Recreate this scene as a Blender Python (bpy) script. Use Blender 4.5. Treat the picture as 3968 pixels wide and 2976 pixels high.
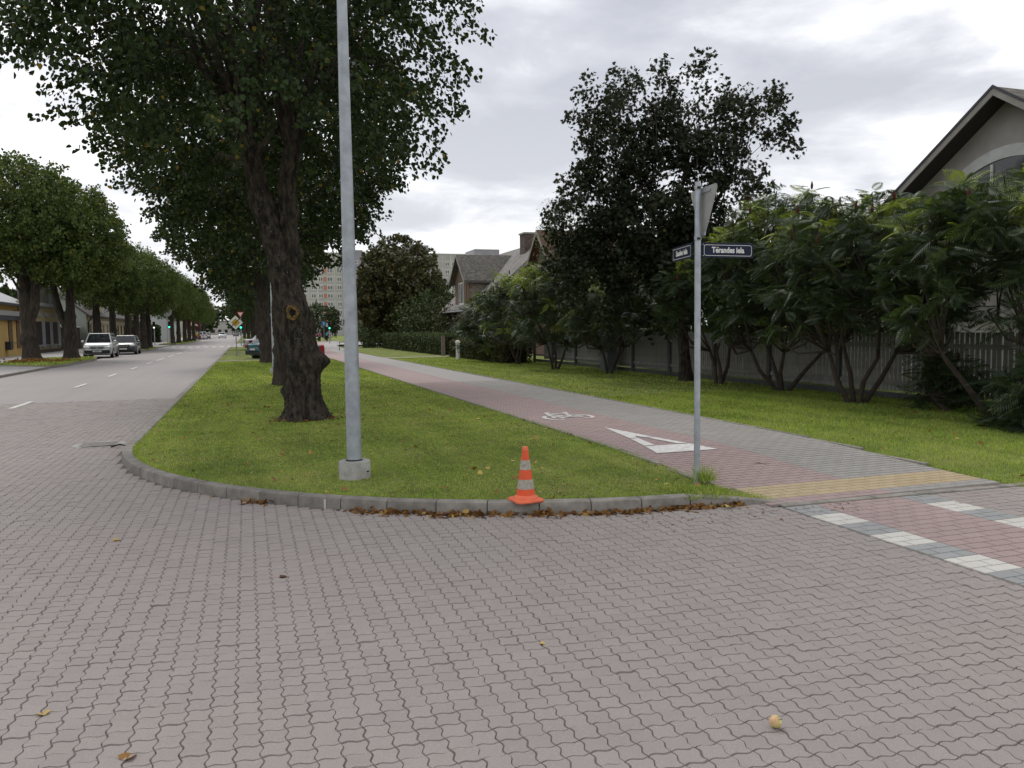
import bpy, bmesh, math, random
import numpy as np
from mathutils import Vector, Matrix, Euler

# ------------------------------------------------------------------ clear
for o in list(bpy.data.objects):
    bpy.data.objects.remove(o, do_unlink=True)
SC = bpy.context.scene
COL = SC.collection
PI = math.pi
RAD = math.radians

# ------------------------------------------------------------------ camera
# world: +Y runs along the main road, +X to the right, camera stands in the side street
YAW, PITCH, ROLL, FPX, CAMZ = RAD(18.5), RAD(4.05), RAD(0.75), 790.0, 1.65
cam_d = bpy.data.cameras.new('camera')
cam = bpy.data.objects.new('camera', cam_d)
COL.objects.link(cam)
cam_d.sensor_fit = 'HORIZONTAL'
cam_d.sensor_width = 36.0
cam_d.lens = 36.0 * FPX / 1024.0
cam_d.clip_start = 0.05
cam_d.clip_end = 3000
f0 = Vector((math.sin(YAW), math.cos(YAW), 0)); r0 = Vector((math.cos(YAW), -math.sin(YAW), 0)); up = Vector((0, 0, 1))
fw = f0 * math.cos(PITCH) - up * math.sin(PITCH)
u1 = up * math.cos(PITCH) + f0 * math.sin(PITCH)
rr = r0 * math.cos(ROLL) - u1 * math.sin(ROLL)
uu = u1 * math.cos(ROLL) + r0 * math.sin(ROLL)
M = Matrix((rr, uu, -fw)).transposed().to_4x4()
M.translation = Vector((0, 0, CAMZ))
cam.matrix_world = M
SC.camera = cam

# ------------------------------------------------------------------ sky, sun, exposure
SUN_AZ, SUN_EL = RAD(-14), RAD(50)      # azimuth measured from +Y towards +X
world = bpy.data.worlds.new('World')
SC.world = world
world.use_nodes = True
wt = world.node_tree
wn, wl = wt.nodes, wt.links
wn.clear()
def WN(t, **k):
    n = wn.new(t)
    for a, b in k.items():
        setattr(n, a, b)
    return n
sky = WN('ShaderNodeTexSky', sky_type='NISHITA', sun_disc=False)
sky.sun_elevation = SUN_EL
sky.sun_rotation = SUN_AZ
bg = WN('ShaderNodeBackground'); bg.inputs['Strength'].default_value = 0.1
wo = WN('ShaderNodeOutputWorld')
tc = WN('ShaderNodeTexCoord')
sep = WN('ShaderNodeSeparateXYZ')
wl.new(tc.outputs['Generated'], sep.inputs[0])
def wmath(op, a, b=None, c=None, clamp=False):
    n = WN('ShaderNodeMath', operation=op, use_clamp=clamp)
    for i, v in enumerate((a, b, c)):
        if v is None: continue
        if isinstance(v, (int, float)): n.inputs[i].default_value = v
        else: wl.new(v, n.inputs[i])
    return n.outputs[0]
zc = wmath('MAXIMUM', sep.outputs['Z'], 0.0)
den = wmath('ADD', zc, 0.16)
px = wmath('DIVIDE', sep.outputs['X'], den)
py = wmath('DIVIDE', sep.outputs['Y'], den)
cmb = WN('ShaderNodeCombineXYZ')
wl.new(px, cmb.inputs[0]); wl.new(py, cmb.inputs[1])
def wnoise(scale, detail, rough, off):
    mp = WN('ShaderNodeMapping'); mp.inputs['Location'].default_value = off
    wl.new(cmb.outputs[0], mp.inputs[0])
    n = WN('ShaderNodeTexNoise'); n.inputs['Scale'].default_value = scale
    n.inputs['Detail'].default_value = detail; n.inputs['Roughness'].default_value = rough
    n.inputs['Distortion'].default_value = 0.25
    wl.new(mp.outputs[0], n.inputs['Vector'])
    return n.outputs['Fac']
nA = wnoise(0.85, 3, 0.5, (9.1, 5.5, 0))
nB = wnoise(1.9, 9, 0.56, (7.3, 2.2, 0))
nsum = wmath('ADD', wmath('MULTIPLY', nA, 0.5), wmath('MULTIPLY', nB, 0.5))
ramp = WN('ShaderNodeValToRGB')
e = ramp.color_ramp.elements
e[0].position = 0.40; e[0].color = (4.5, 4.65, 5.15, 1)
e[1].position = 0.57; e[1].color = (10.8, 10.8, 10.9, 1)
k = ramp.color_ramp.elements.new(0.465); k.color = (5.5, 5.65, 6.15, 1)
k = ramp.color_ramp.elements.new(0.512); k.color = (7.3, 7.4, 7.75, 1)
wl.new(nsum, ramp.inputs[0])
# the thin cloud towards the horizon is brighter, as the photograph shows
hz = wmath('POWER', wmath('SUBTRACT', 1.0, zc), 5.0)
mixh = WN('ShaderNodeMixRGB', blend_type='MIX')
wl.new(wmath('MULTIPLY', hz, 0.62), mixh.inputs[0])
wl.new(ramp.outputs[0], mixh.inputs[1])
mixh.inputs[2].default_value = (8.6, 8.6, 8.7, 1)
mixs = WN('ShaderNodeMixRGB', blend_type='MIX')
mixs.inputs[0].default_value = 0.94
wl.new(sky.outputs[0], mixs.inputs[1])
wl.new(mixh.outputs[0], mixs.inputs[2])
wl.new(mixs.outputs[0], bg.inputs['Color'])
wl.new(bg.outputs[0], wo.inputs['Surface'])

sun_d = bpy.data.lights.new('sun', 'SUN')
sun_d.energy = 1.15
sun_d.angle = RAD(22)
sun_d.color = (1.0, 0.96, 0.9)
sun = bpy.data.objects.new('sun', sun_d)
COL.objects.link(sun)
sd = Vector((math.sin(SUN_AZ) * math.cos(SUN_EL), math.cos(SUN_AZ) * math.cos(SUN_EL), math.sin(SUN_EL)))
sun.rotation_euler = sd.to_track_quat('Z', 'Y').to_euler()
sun.location = (0, 0, 30)

SC.view_settings.view_transform = 'Standard'
SC.view_settings.look = 'None'
SC.view_settings.exposure = 0.34
SC.view_settings.gamma = 1.0
SC.view_settings.use_curve_mapping = False
SC.render.engine = 'CYCLES'
SC.cycles.max_bounces = 6
SC.cycles.transparent_max_bounces = 8

# ------------------------------------------------------------------ materials
MATS = {}
def new_mat(name):
    m = bpy.data.materials.new(name); m.use_nodes = True
    nt = m.node_tree; nt.nodes.clear()
    out = nt.nodes.new('ShaderNodeOutputMaterial')
    return m, nt, out
class NT:
    def __init__(s, nt): s.nt = nt
    def n(s, t, **k):
        x = s.nt.nodes.new(t)
        for a, b in k.items(): setattr(x, a, b)
        return x
    def link(s, a, b): s.nt.links.new(a, b)
    def val(s, sock, v):
        if isinstance(v, (int, float)): sock.default_value = v
        elif isinstance(v, tuple): sock.default_value = v if len(v) == 4 or sock.type == 'VECTOR' else (*v, 1)
        else: s.link(v, sock)
    def math(s, op, a, b=0.0, c=None, clamp=False):
        x = s.n('ShaderNodeMath', operation=op, use_clamp=clamp)
        s.val(x.inputs[0], a); s.val(x.inputs[1], b)
        if c is not None: s.val(x.inputs[2], c)
        return x.outputs[0]
    def coord(s, kind='Object', scale=(1, 1, 1), rot=(0, 0, 0), loc=(0, 0, 0)):
        t = s.n('ShaderNodeTexCoord'); mp = s.n('ShaderNodeMapping')
        mp.inputs['Scale'].default_value = scale; mp.inputs['Rotation'].default_value = rot; mp.inputs['Location'].default_value = loc
        if kind == 'World':
            g = s.n('ShaderNodeNewGeometry'); s.link(g.outputs['Position'], mp.inputs[0])
        else: s.link(t.outputs[kind], mp.inputs[0])
        return mp.outputs[0]
    def noise(s, vec, scale, detail=4, rough=0.55, dist=0.0):
        x = s.n('ShaderNodeTexNoise'); x.inputs['Scale'].default_value = scale
        x.inputs['Detail'].default_value = detail; x.inputs['Roughness'].default_value = rough; x.inputs['Distortion'].default_value = dist
        s.link(vec, x.inputs['Vector']); return x.outputs['Fac']
    def ramp(s, fac, stops):
        x = s.n('ShaderNodeValToRGB'); el = x.color_ramp.elements
        while len(el) < len(stops): el.new(0.5)
        for q, (p, c) in enumerate(stops):
            el[q].position = p
            el[q].color = (c, c, c, 1) if isinstance(c, (int, float)) else (*c, 1)
        s.link(fac, x.inputs[0]); return x.outputs[0]
    def mix(s, fac, a, b, mode='MIX'):
        x = s.n('ShaderNodeMixRGB', blend_type=mode)
        s.val(x.inputs[0], fac); s.val(x.inputs[1], a); s.val(x.inputs[2], b); return x.outputs[0]
    def attr(s, name):
        x = s.n('ShaderNodeAttribute'); x.attribute_name = name; return x.outputs['Fac']
    def bump(s, h, strength=0.3, dist=0.02):
        x = s.n('ShaderNodeBump'); x.inputs['Strength'].default_value = strength; x.inputs['Distance'].default_value = dist
        s.link(h, x.inputs['Height']); return x.outputs[0]
    def bsdf(s, col, rough=0.7, normal=None, metal=0.0, spec=0.4, trans=0.0, coat=0.0):
        x = s.n('ShaderNodeBsdfPrincipled')
        s.val(x.inputs['Base Color'], col); s.val(x.inputs['Roughness'], rough); s.val(x.inputs['Metallic'], metal)
        x.inputs['Specular IOR Level'].default_value = spec
        x.inputs['Transmission Weight'].default_value = trans
        x.inputs['Coat Weight'].default_value = coat
        if normal is not None: s.link(normal, x.inputs['Normal'])
        return x
def pm(name, c, c2=None, rough=0.7, scale=6.0, metal=0.0, bump=0.0, bscale=60.0, spec=0.4, coat=0.0, lo=0.35, hi=0.65, stretch=(1, 1, 1), kind='Object', tint=0.0, bdist=0.01):
    """general painted / mineral surface: two colours broken up by noise, fine relief"""
    if name in MATS: return MATS[name]
    m, nt, out = new_mat(name); g = NT(nt)
    v = g.coord(kind, stretch)
    col = (*c, 1)
    if c2 is None: c2 = tuple(x * 0.82 for x in c)
    f = g.noise(v, scale, 6, 0.6)
    col = g.ramp(f, [(lo, c), (hi, c2)])
    if tint:
        t = g.attr('tint')
        k = g.math('MULTIPLY_ADD', t, tint, 1.0)
        col = g.mix(1.0, col, k, 'MULTIPLY')
    nrm = None
    if bump:
        nrm = g.bump(g.noise(v, bscale, 5, 0.6), bump, bdist)
    b = g.bsdf(col, rough, nrm, metal, spec, coat=coat)
    g.link(b.outputs[0], out.inputs[0])
    MATS[name] = m
    return m
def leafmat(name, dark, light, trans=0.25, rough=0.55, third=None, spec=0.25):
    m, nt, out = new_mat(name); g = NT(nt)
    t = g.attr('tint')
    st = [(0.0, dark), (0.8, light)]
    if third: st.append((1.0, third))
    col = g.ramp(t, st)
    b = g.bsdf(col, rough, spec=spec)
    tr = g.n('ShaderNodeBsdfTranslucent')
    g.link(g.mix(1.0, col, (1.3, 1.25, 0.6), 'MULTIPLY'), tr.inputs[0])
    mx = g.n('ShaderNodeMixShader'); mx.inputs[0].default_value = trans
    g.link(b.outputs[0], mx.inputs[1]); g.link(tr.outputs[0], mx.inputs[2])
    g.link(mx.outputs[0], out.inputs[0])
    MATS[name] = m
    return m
def emis(name, c, s):
    m, nt, out = new_mat(name); g = NT(nt)
    x = g.n('ShaderNodeEmission'); x.inputs[0].default_value = (*c, 1); x.inputs[1].default_value = s
    g.link(x.outputs[0], out.inputs[0]); MATS[name] = m; return m

# pavers: grey-mauve concrete with pale grit
def pavermat(name, c, grit, c_dirt, gscale=260.0, stain=0.5):
    m, nt, out = new_mat(name); g = NT(nt)
    v = g.coord('World')
    big = g.noise(v, 0.55, 4, 0.55)
    mid = g.noise(v, 3.0, 5, 0.6)
    fine = g.noise(v, gscale, 2, 0.6)
    t = g.attr('tint')
    col = g.mix(g.ramp(big, [(0.42, 0.0), (0.68, stain)]), (*c, 1), (*c_dirt, 1))
    col = g.mix(g.ramp(mid, [(0.33, 0.2), (0.58, 0.0)]), col, tuple(x * 0.72 for x in c) + (1,))
    col = g.mix(1.0, col, g.math('MULTIPLY_ADD', t, 0.07, 0.965), 'MULTIPLY')
    col = g.mix(g.ramp(fine, [(0.60, 0.0), (0.70, 0.75)]), col, (*grit, 1))
    col = g.mix(g.ramp(fine, [(0.30, 0.45), (0.40, 0.0)]), col, tuple(x * 0.45 for x in c) + (1,))
    nrm = g.bump(g.noise(v, 160, 4, 0.7), 0.25, 0.003)
    b = g.bsdf(col, 0.78, nrm, spec=0.35)
    g.link(b.outputs[0], out.inputs[0]); MATS[name] = m; return m
PAVE = (0.290, 0.255, 0.238)
pavermat('paver', PAVE, (0.50, 0.465, 0.44), (0.305, 0.262, 0.232))
pavermat('paver_red', (0.335, 0.25, 0.235), (0.52, 0.44, 0.42), (0.30, 0.235, 0.22), 240)
pavermat('paver_grey', (0.30, 0.285, 0.265), (0.48, 0.46, 0.43), (0.27, 0.255, 0.23), 240)
pavermat('paver_yellow', (0.42, 0.335, 0.21), (0.56, 0.44, 0.26), (0.36, 0.27, 0.15), 240)
pavermat('paver_white', (0.56, 0.54, 0.49), (0.66, 0.64, 0.6), (0.45, 0.43, 0.39), 240)
pavermat('paver_dark', (0.295, 0.30, 0.295), (0.42, 0.42, 0.41), (0.2, 0.205, 0.2), 240)
pm('joint_sand', (0.20, 0.17, 0.148), (0.14, 0.12, 0.10), 0.95, 14.0, bump=0.5, bscale=220, kind='World')

# distant paving: same stones, seen as colour and fine joints
def farpave(name, c, cell, line=0.11):
    m, nt, out = new_mat(name); g = NT(nt)
    geo = g.n('ShaderNodeNewGeometry'); s = g.n('ShaderNodeSeparateXYZ'); g.link(geo.outputs['Position'], s.inputs[0])
    def grid(o, cz):
        q = g.math('FRACT', g.math('DIVIDE', o, cz))
        return g.math('LESS_THAN', q, line)
    lx = grid(s.outputs['X'], cell[0]); ly = grid(s.outputs['Y'], cell[1])
    ln = g.math('MAXIMUM', lx, g.math('MULTIPLY', ly, 0.6))
    v = g.coord('World')
    big = g.noise(v, 0.3, 5, 0.6)
    st = g.noise(g.coord('World', (2.2, 0.06, 1)), 1.0, 4, 0.6)
    col = g.mix(g.ramp(big, [(0.4, 0.0), (0.7, 0.5)]), (*c, 1), tuple(x * 0.86 for x in c) + (1,))
    col = g.mix(g.ramp(st, [(0.45, 0.0), (0.7, 0.45)]), col, tuple(x * 0.80 for x in c) + (1,))
    col = g.mix(g.math('MULTIPLY', ln, 0.55), col, tuple(x * 0.42 for x in c) + (1,))
    b = g.bsdf(col, 0.62, g.bump(g.noise(v, 90, 3, 0.6), 0.2, 0.004), spec=0.4)
    g.link(b.outputs[0], out.inputs[0]); MATS[name] = m; return m
farpave('road_far', (0.280, 0.252, 0.241), (0.1, 0.1))
farpave('path_red_far', (0.335, 0.235, 0.22), (0.2, 0.1))
farpave('path_grey_far', (0.325, 0.305, 0.285), (0.2, 0.1))
farpave('walk_far', (0.32, 0.30, 0.285), (0.25, 0.25))

pm('kerb', (0.285, 0.262, 0.228), (0.17, 0.158, 0.138), 0.85, 7.0, bump=0.4, bscale=130, kind='World', tint=0.5)
pm('kerb_mortar', (0.55, 0.54, 0.5), rough=0.9)
pm('concrete', (0.42, 0.41, 0.385), (0.28, 0.27, 0.25), 0.85, 9.0, bump=0.4, bscale=90)
pm('soil', (0.05, 0.04, 0.028), (0.08, 0.06, 0.04), 0.95, 9.0)
pm('galv', (0.42, 0.45, 0.48), (0.29, 0.315, 0.34), 0.48, 7.0, metal=0.35, spec=0.5, bump=0.05, bscale=30)
pm('galv_dark', (0.27, 0.29, 0.31), (0.2, 0.215, 0.23), 0.5, 9.0, metal=0.45)
pm('sign_back', (0.36, 0.36, 0.345), (0.26, 0.26, 0.25), 0.6, 7.0)
pm('navy', (0.006, 0.012, 0.040), (0.005, 0.009, 0.026), 0.45, 4.0, spec=0.25)
pm('white_paint', (0.72, 0.72, 0.69), (0.55, 0.55, 0.52), 0.65, 9.0)
pm('sign_white', (0.74, 0.74, 0.72), (0.66, 0.66, 0.63), 0.5, 12.0)
pm('mark_white', (0.72, 0.71, 0.68), (0.54, 0.52, 0.49), 0.8, 16.0, kind='World', bump=0.2, bscale=140)
pm('black', (0.015, 0.015, 0.016), rough=0.5)
pm('rubber', (0.02, 0.02, 0.021), rough=0.85)
pm('steel', (0.4, 0.4, 0.41), rough=0.35, metal=0.8)
pm('cone_orange', (0.82, 0.105, 0.028), (0.66, 0.10, 0.035), 0.6, 9.0)
pm('cone_base_orange', (0.85, 0.19, 0.085), (0.72, 0.15, 0.07), 0.6, 9.0)
pm('cone_white', (0.46, 0.43, 0.36), (0.28, 0.26, 0.21), 0.75, 42.0)
pm('fence_paint', (0.235, 0.23, 0.215), (0.16, 0.157, 0.148), 0.7, 5.0)
pm('fence_post', (0.085, 0.09, 0.088), (0.055, 0.06, 0.06), 0.75, 6.0)
pm('bark', (0.095, 0.075, 0.056), (0.02, 0.017, 0.013), 0.95, 5.0, bump=1.0, bscale=11, stretch=(2.6, 2.6, 1.0), bdist=0.10, lo=.40, hi=.60)
pm('bark_far', (0.07, 0.055, 0.043), (0.024, 0.02, 0.016), 0.95, 4.0, bump=0.8, bscale=6, stretch=(2.5, 2.5, 0.6), bdist=0.08)
pm('bark_sumac', (0.075, 0.058, 0.042), (0.04, 0.032, 0.025), 0.9, 8.0)
pm('lichen', (0.23, 0.145, 0.03), (0.05, 0.04, 0.025), 0.95, 30.0, bump=0.9, bscale=40, lo=.42, hi=.56)
pm('lichen_grey', (0.19, 0.195, 0.17), (0.10, 0.10, 0.08), 0.95, 22.0)
pm('hollow', (0.010, 0.008, 0.006), rough=0.95)
leafmat('linden_leaf', (0.012, 0.024, 0.007), (0.052, 0.088, 0.022), 0.22, third=(0.25, 0.17, 0.02))
leafmat('linden_leaf_far', (0.030, 0.056, 0.014), (0.105, 0.148, 0.032), 0.26, third=(0.21, 0.15, 0.025))
leafmat('maple_leaf', (0.013, 0.019, 0.010), (0.048, 0.062, 0.027), 0.2, third=(0.11, 0.075, 0.03))
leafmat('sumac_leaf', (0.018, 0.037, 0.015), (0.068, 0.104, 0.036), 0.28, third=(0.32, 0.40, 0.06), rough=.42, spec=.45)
leafmat('chestnut_leaf', (0.032, 0.036, 0.013), (0.105, 0.108, 0.040), 0.15, third=(0.15, 0.09, 0.032))
leafmat('shrub_leaf', (0.022, 0.038, 0.013), (0.078, 0.108, 0.032), 0.2, third=(0.14, 0.12, 0.03))
leafmat('hedge_leaf', (0.028, 0.044, 0.018), (0.098, 0.132, 0.052), 0.15, third=(0.13, 0.10, 0.03))
leafmat('birch_leaf', (0.12, 0.125, 0.08), (0.24, 0.25, 0.17), 0.3)
leafmat('grass_blade', (0.105, 0.172, 0.032), (0.40, 0.515, 0.115), 0.42, third=(0.66, 0.55, 0.27), spec=0.15)
leafmat('fallen_leaf', (0.085, 0.036, 0.014), (0.27, 0.135, 0.035), 0.08, third=(0.55, 0.40, 0.12))
leafmat('clipping', (0.07, 0.05, 0.022), (0.34, 0.27, 0.12), 0.1, third=(0.5, 0.42, 0.22))
pm('sumac_fruit', (0.075, 0.010, 0.012), rough=0.9)
def lawnmat():
    m, nt, out = new_mat('lawn'); g = NT(nt)
    v = g.coord('World')
    a = g.noise(v, 0.9, 5, 0.6); b = g.noise(v, 5.0, 6, 0.7); c = g.noise(v, 55.0, 4, 0.65)
    str_ = g.noise(g.coord('World', (3.2, 0.22, 1), (0, 0, 0.12)), 1.0, 3, 0.5)
    col = g.ramp(a, [(0.3, (0.13, 0.185, 0.045)), (0.5, (0.235, 0.28, 0.08)), (0.68, (0.34, 0.33, 0.12))])
    col = g.mix(g.ramp(b, [(0.52, 0.0), (0.68, 0.6)]), col, (0.27, 0.225, 0.105, 1))
    col = g.mix(g.ramp(str_, [(0.48, 0.0), (0.62, 0.45)]), col, (0.12, 0.16, 0.035, 1))
    col = g.mix(g.ramp(c, [(0.36, 0.7), (0.52, 0.0)]), col, (0.06, 0.065, 0.025, 1))
    bs = g.bsdf(col, 0.95, g.bump(c, 0.9, 0.03), spec=0.1)
    g.link(bs.outputs[0], out.inputs[0]); MATS['lawn'] = m
lawnmat()

# ------------------------------------------------------------------ mesh helpers
def link(o, parent=None):
    COL.objects.link(o)
    if parent is not None: o.parent = parent
    return o
def tag(o, label=None, cat=None, group=None, kind=None):
    if label: o['label'] = label
    if cat: o['category'] = cat
    if group: o['group'] = group
    if kind: o['kind'] = kind
    return o
def thing(name, label, cat, loc=(0, 0, 0), rz=0.0, group=None, rot=None):
    o = bpy.data.objects.new(name, None); o.empty_display_size = 0.2
    COL.objects.link(o); o.location = loc; o.rotation_euler = rot or (0, 0, rz)
    return tag(o, label, cat, group)
def getm(m):
    return MATS[m] if isinstance(m, str) else m
class MB:
    """collects shapes, then builds ONE mesh object"""
    def __init__(s): s.v = []; s.f = []; s.m = []; s.cur = 0
    def add(s, vs, fs):
        o = len(s.v); s.v += [tuple(x) for x in vs]
        for f in fs: s.f.append(tuple(i + o for i in f)); s.m.append(s.cur)
        return s
    def box(s, c, d, rz=0.0, top=1.0):
        x, y, z = d[0] / 2, d[1] / 2, d[2] / 2
        vs = []
        for sz, k in ((-1, 1.0), (1, top)):
            for sx, sy in ((-1, -1), (1, -1), (1, 1), (-1, 1)):
                X, Y = sx * x * k, sy * y * k
                vs.append((c[0] + X * math.cos(rz) - Y * math.sin(rz), c[1] + X * math.sin(rz) + Y * math.cos(rz), c[2] + sz * z))
        return s.add(vs, [(3, 2, 1, 0), (4, 5, 6, 7), (0, 1, 5, 4), (1, 2, 6, 5), (2, 3, 7, 6), (3, 0, 4, 7)])
    def bbox(s, x0, x1, y0, y1, z0, z1): return s.box(((x0 + x1) / 2, (y0 + y1) / 2, (z0 + z1) / 2), (x1 - x0, y1 - y0, z1 - z0))
    def quad(s, *p): return s.add(p, [tuple(range(len(p)))])
    def tube(s, pts, rad, n=8, cap=True):
        P = [Vector(p) for p in pts]
        if isinstance(rad, (int, float)): rad = [rad] * len(P)
        vs, fs = [], []
        ref = Vector((0, 0, 1))
        d0 = (P[-1] - P[0]).normalized()
        if abs(d0.z) > 0.9: ref = Vector((1, 0, 0))
        for i, p in enumerate(P):
            a = P[max(i - 1, 0)]; b = P[min(i + 1, len(P) - 1)]
            d = (b - a).normalized()
            u = d.cross(ref).normalized(); w = d.cross(u)
            for k in range(n):
                t = 2 * PI * k / n
                q = p + (u * math.cos(t) + w * math.sin(t)) * rad[i]
                vs.append(q)
        for i in range(len(P) - 1):
            for k in range(n):
                a = i * n + k; b = i * n + (k + 1) % n
                fs.append((a, b, b + n, a + n))
        if cap:
            fs.append(tuple(range(n))[::-1]); fs.append(tuple(range((len(P) - 1) * n, len(P) * n)))
        return s.add(vs, fs)
    def lathe(s, prof, n=16, c=(0, 0, 0), axis='z', cap=True):
        vs, fs = [], []
        for r, h in prof:
            for k in range(n):
                t = 2 * PI * k / n
                a, b = r * math.cos(t), r * math.sin(t)
                q = {'z': (a, b, h), 'x': (h, a, b), 'y': (a, h, b)}[axis]
                vs.append((c[0] + q[0], c[1] + q[1], c[2] + q[2]))
        for i in range(len(prof) - 1):
            for k in range(n):
                a = i * n + k; b = i * n + (k + 1) % n
                fs.append((a, b, b + n, a + n))
        if cap:
            fs.append(tuple(range(n))[::-1]); fs.append(tuple(range((len(prof) - 1) * n, len(prof) * n)))
        return s.add(vs, fs)
    def prism(s, poly, a, b, axis='z'):
        """poly in the two other axes (in order), extruded from a to b along axis"""
        n = len(poly); vs = []
        for h in (a, b):
            for p in poly:
                vs.append({'z': (p[0], p[1], h), 'x': (h, p[0], p[1]), 'y': (p[0], h, p[1])}[axis])
        fs = [tuple(range(n))[::-1], tuple(range(n, 2 * n))]
        for k in range(n):
            j = (k + 1) % n
            fs.append((k, j, j + n, k + n))
        return s.add(vs, fs)
    def mesh(s, name, mats):
        me = bpy.data.meshes.new(name)
        me.from_pydata(s.v, [], s.f)
        if not isinstance(mats, (list, tuple)): mats = [mats]
        for q in mats: me.materials.append(getm(q))
        if len(mats) > 1:
            for p, mi in zip(me.polygons, s.m): p.material_index = mi
        bm = bmesh.new(); bm.from_mesh(me); bmesh.ops.recalc_face_normals(bm, faces=bm.faces); bm.to_mesh(me); bm.free()
        return me
    def build(s, name, mats, parent=None, smooth=False, bevel=0.0, loc=None):
        me = s.mesh(name, mats)
        o = bpy.data.objects.new(name, me)
        link(o, parent)
        if loc is not None: o.location = loc
        if smooth: shade(me)
        if bevel:
            bv = o.modifiers.new('bevel', 'BEVEL'); bv.width = bevel; bv.segments = 2; bv.limit_method = 'ANGLE'
        return o
def shade(me, ang=None):
    me.polygons.foreach_set('use_smooth', [True] * len(me.polygons))
    try: me.set_sharp_from_angle(angle=RAD(ang or 40))
    except Exception: pass
def np_mesh(name, V, F, mat, parent=None, tint=None, smooth=False):
    """V (n,3), F (m,k) same-size faces; tint per vertex"""
    me = bpy.data.meshes.new(name)
    V = np.ascontiguousarray(V, dtype=np.float32); F = np.ascontiguousarray(F, dtype=np.int32)
    m, k = F.shape
    me.vertices.add(len(V)); me.vertices.foreach_set('co', V.ravel())
    me.loops.add(m * k); me.loops.foreach_set('vertex_index', F.ravel())
    me.polygons.add(m)
    me.polygons.foreach_set('loop_start', np.arange(0, m * k, k, dtype=np.int32))
    me.polygons.foreach_set('loop_total', np.full(m, k, dtype=np.int32))
    me.polygons.foreach_set('use_smooth', np.full(m, bool(smooth)))
    if tint is not None:
        at = me.attributes.new('tint', 'FLOAT', 'POINT'); at.data.foreach_set('value', np.ascontiguousarray(tint, dtype=np.float32))
    me.update(calc_edges=True)
    me.materials.append(getm(mat))
    o = bpy.data.objects.new(name, me)
    link(o, parent)
    return o
def set_tint(me, v):
    at = me.attributes.get('tint') or me.attributes.new('tint', 'FLOAT', 'POINT')
    at.data.foreach_set('value', [v] * len(me.vertices))
def copy_tree(o, parent=None):
    c = o.copy(); COL.objects.link(c); c.parent = parent
    for ch in o.children: copy_tree(ch, c)
    return c
def text_mesh(body, name, mat, size, parent, M4, sx=1.0, bold=0.0, spacing=1.0, thick=0.001):
    cu = bpy.data.curves.new(name, 'FONT'); cu.body = body; cu.size = size; cu.align_x = 'CENTER'; cu.align_y = 'CENTER'
    cu.extrude = thick; cu.offset = bold; cu.space_character = spacing; cu.resolution_u = 3
    tmp = bpy.data.objects.new('tmp_text', cu); COL.objects.link(tmp)
    dg = bpy.context.evaluated_depsgraph_get()
    me = bpy.data.meshes.new_from_object(tmp.evaluated_get(dg))
    bpy.data.objects.remove(tmp, do_unlink=True); bpy.data.curves.remove(cu)
    me.name = name; me.materials.clear(); me.materials.append(getm(mat))
    me.transform(Matrix.Scale(sx, 4, (1, 0, 0)))
    o = bpy.data.objects.new(name, me); link(o, parent); o.matrix_local = M4
    return o
def frame(origin, xdir, ydir):
    x = Vector(xdir).normalized(); y = Vector(ydir).normalized(); z = x.cross(y)
    m = Matrix((x, y, z)).transposed().to_4x4(); m.translation = Vector(origin); return m

# ------------------------------------------------------------------ ground, road
rng = np.random.default_rng(7)
random.seed(5)
def sheet(name, pts, z, mat, parent=None, kind='structure'):
    b = MB(); b.add([(p[0], p[1], z if len(p) == 2 else p[2]) for p in pts], [tuple(range(len(pts)))])
    o = b.build(name, mat, parent)
    if parent is None: o['kind'] = kind
    return o
sheet('ground', [(-900, -300), (900, -300), (900, 1500), (-900, 1500)], -0.08, 'lawn')
road = sheet('road', [(-9.1, -40), (60, -40), (60, 6.3), (-1.4, 6.3), (-1.4, 420), (-9.1, 420)], 0.0, 'road_far')
tag(road, 'grey-mauve road of interlocking wavy concrete pavers')

KC, KR = (4.25, 12.05), 5.90            # corner kerb: centre and outer radius
def kerb_x(y):                           # road edge of the corner lawn
    if y >= 12.05: return -1.65
    if y < 6.15: return 4.25
    return KC[0] - math.sqrt(max(KR * KR - (KC[1] - y) ** 2, 0))
def outside_kerb(x, y, m=0.0):
    if y < 6.08 - m * 0.3: return True
    if x < -1.65 - m: return True
    if x < KC[0] and y < KC[1]: return math.hypot(x - KC[0], y - KC[1]) > KR + m
    return False
# near paved region
def near_region(x, y):
    if y > 21.5 or x < -8.6: return False
    d = x * math.sin(YAW) + y * math.cos(YAW)
    if d < 1.9: return False
    lat = x * math.cos(YAW) - y * math.sin(YAW)
    if abs(lat) > 0.69 * d + 0.7: return False
    return outside_kerb(x, y, 0.02)
# dark sand between the stones
NX0, NY0 = -8.6, 1.0
bed = MB()
cells = []
C_ = 0.1
for j in range(0, 206):
    y = NY0 + (j + 0.5) * C_
    for i in range(0, 190):
        x = NX0 + (i + 0.5) * C_
        if not near_region(x, y): continue
        if y < 5.93 and 4.53 <= x < 6.13: continue
        if y > 5.86 and x > 4.5: continue
        cells.append((x, y))
cells = np.array(cells)
bpts = [(-8.6, 21.5), (-1.62, 21.5), (-1.62, 12.05)]
for a in range(0, 19):
    t = PI + a / 18 * PI / 2
    bpts.append((KC[0] + (KR - 0.05) * math.cos(t), KC[1] + (KR - 0.05) * math.sin(t)))
bpts += [(10.5, 6.0), (10.5, 1.2), (-8.6, 1.2)]
jb = sheet('joint_sand', bpts, 0.004, 'joint_sand', road)
jb['kind'] = 'stuff'
def wave(t, A):
    ts = [0, .14, .30, .70, .86, 1.0]; vs = [0, .75, 1.0, -1.0, -.75, 0]
    return A * np.interp(t, ts, vs)
TS5 = [0, .16, .32, .68, .84]; TS3 = [0, .28, .72]
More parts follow.
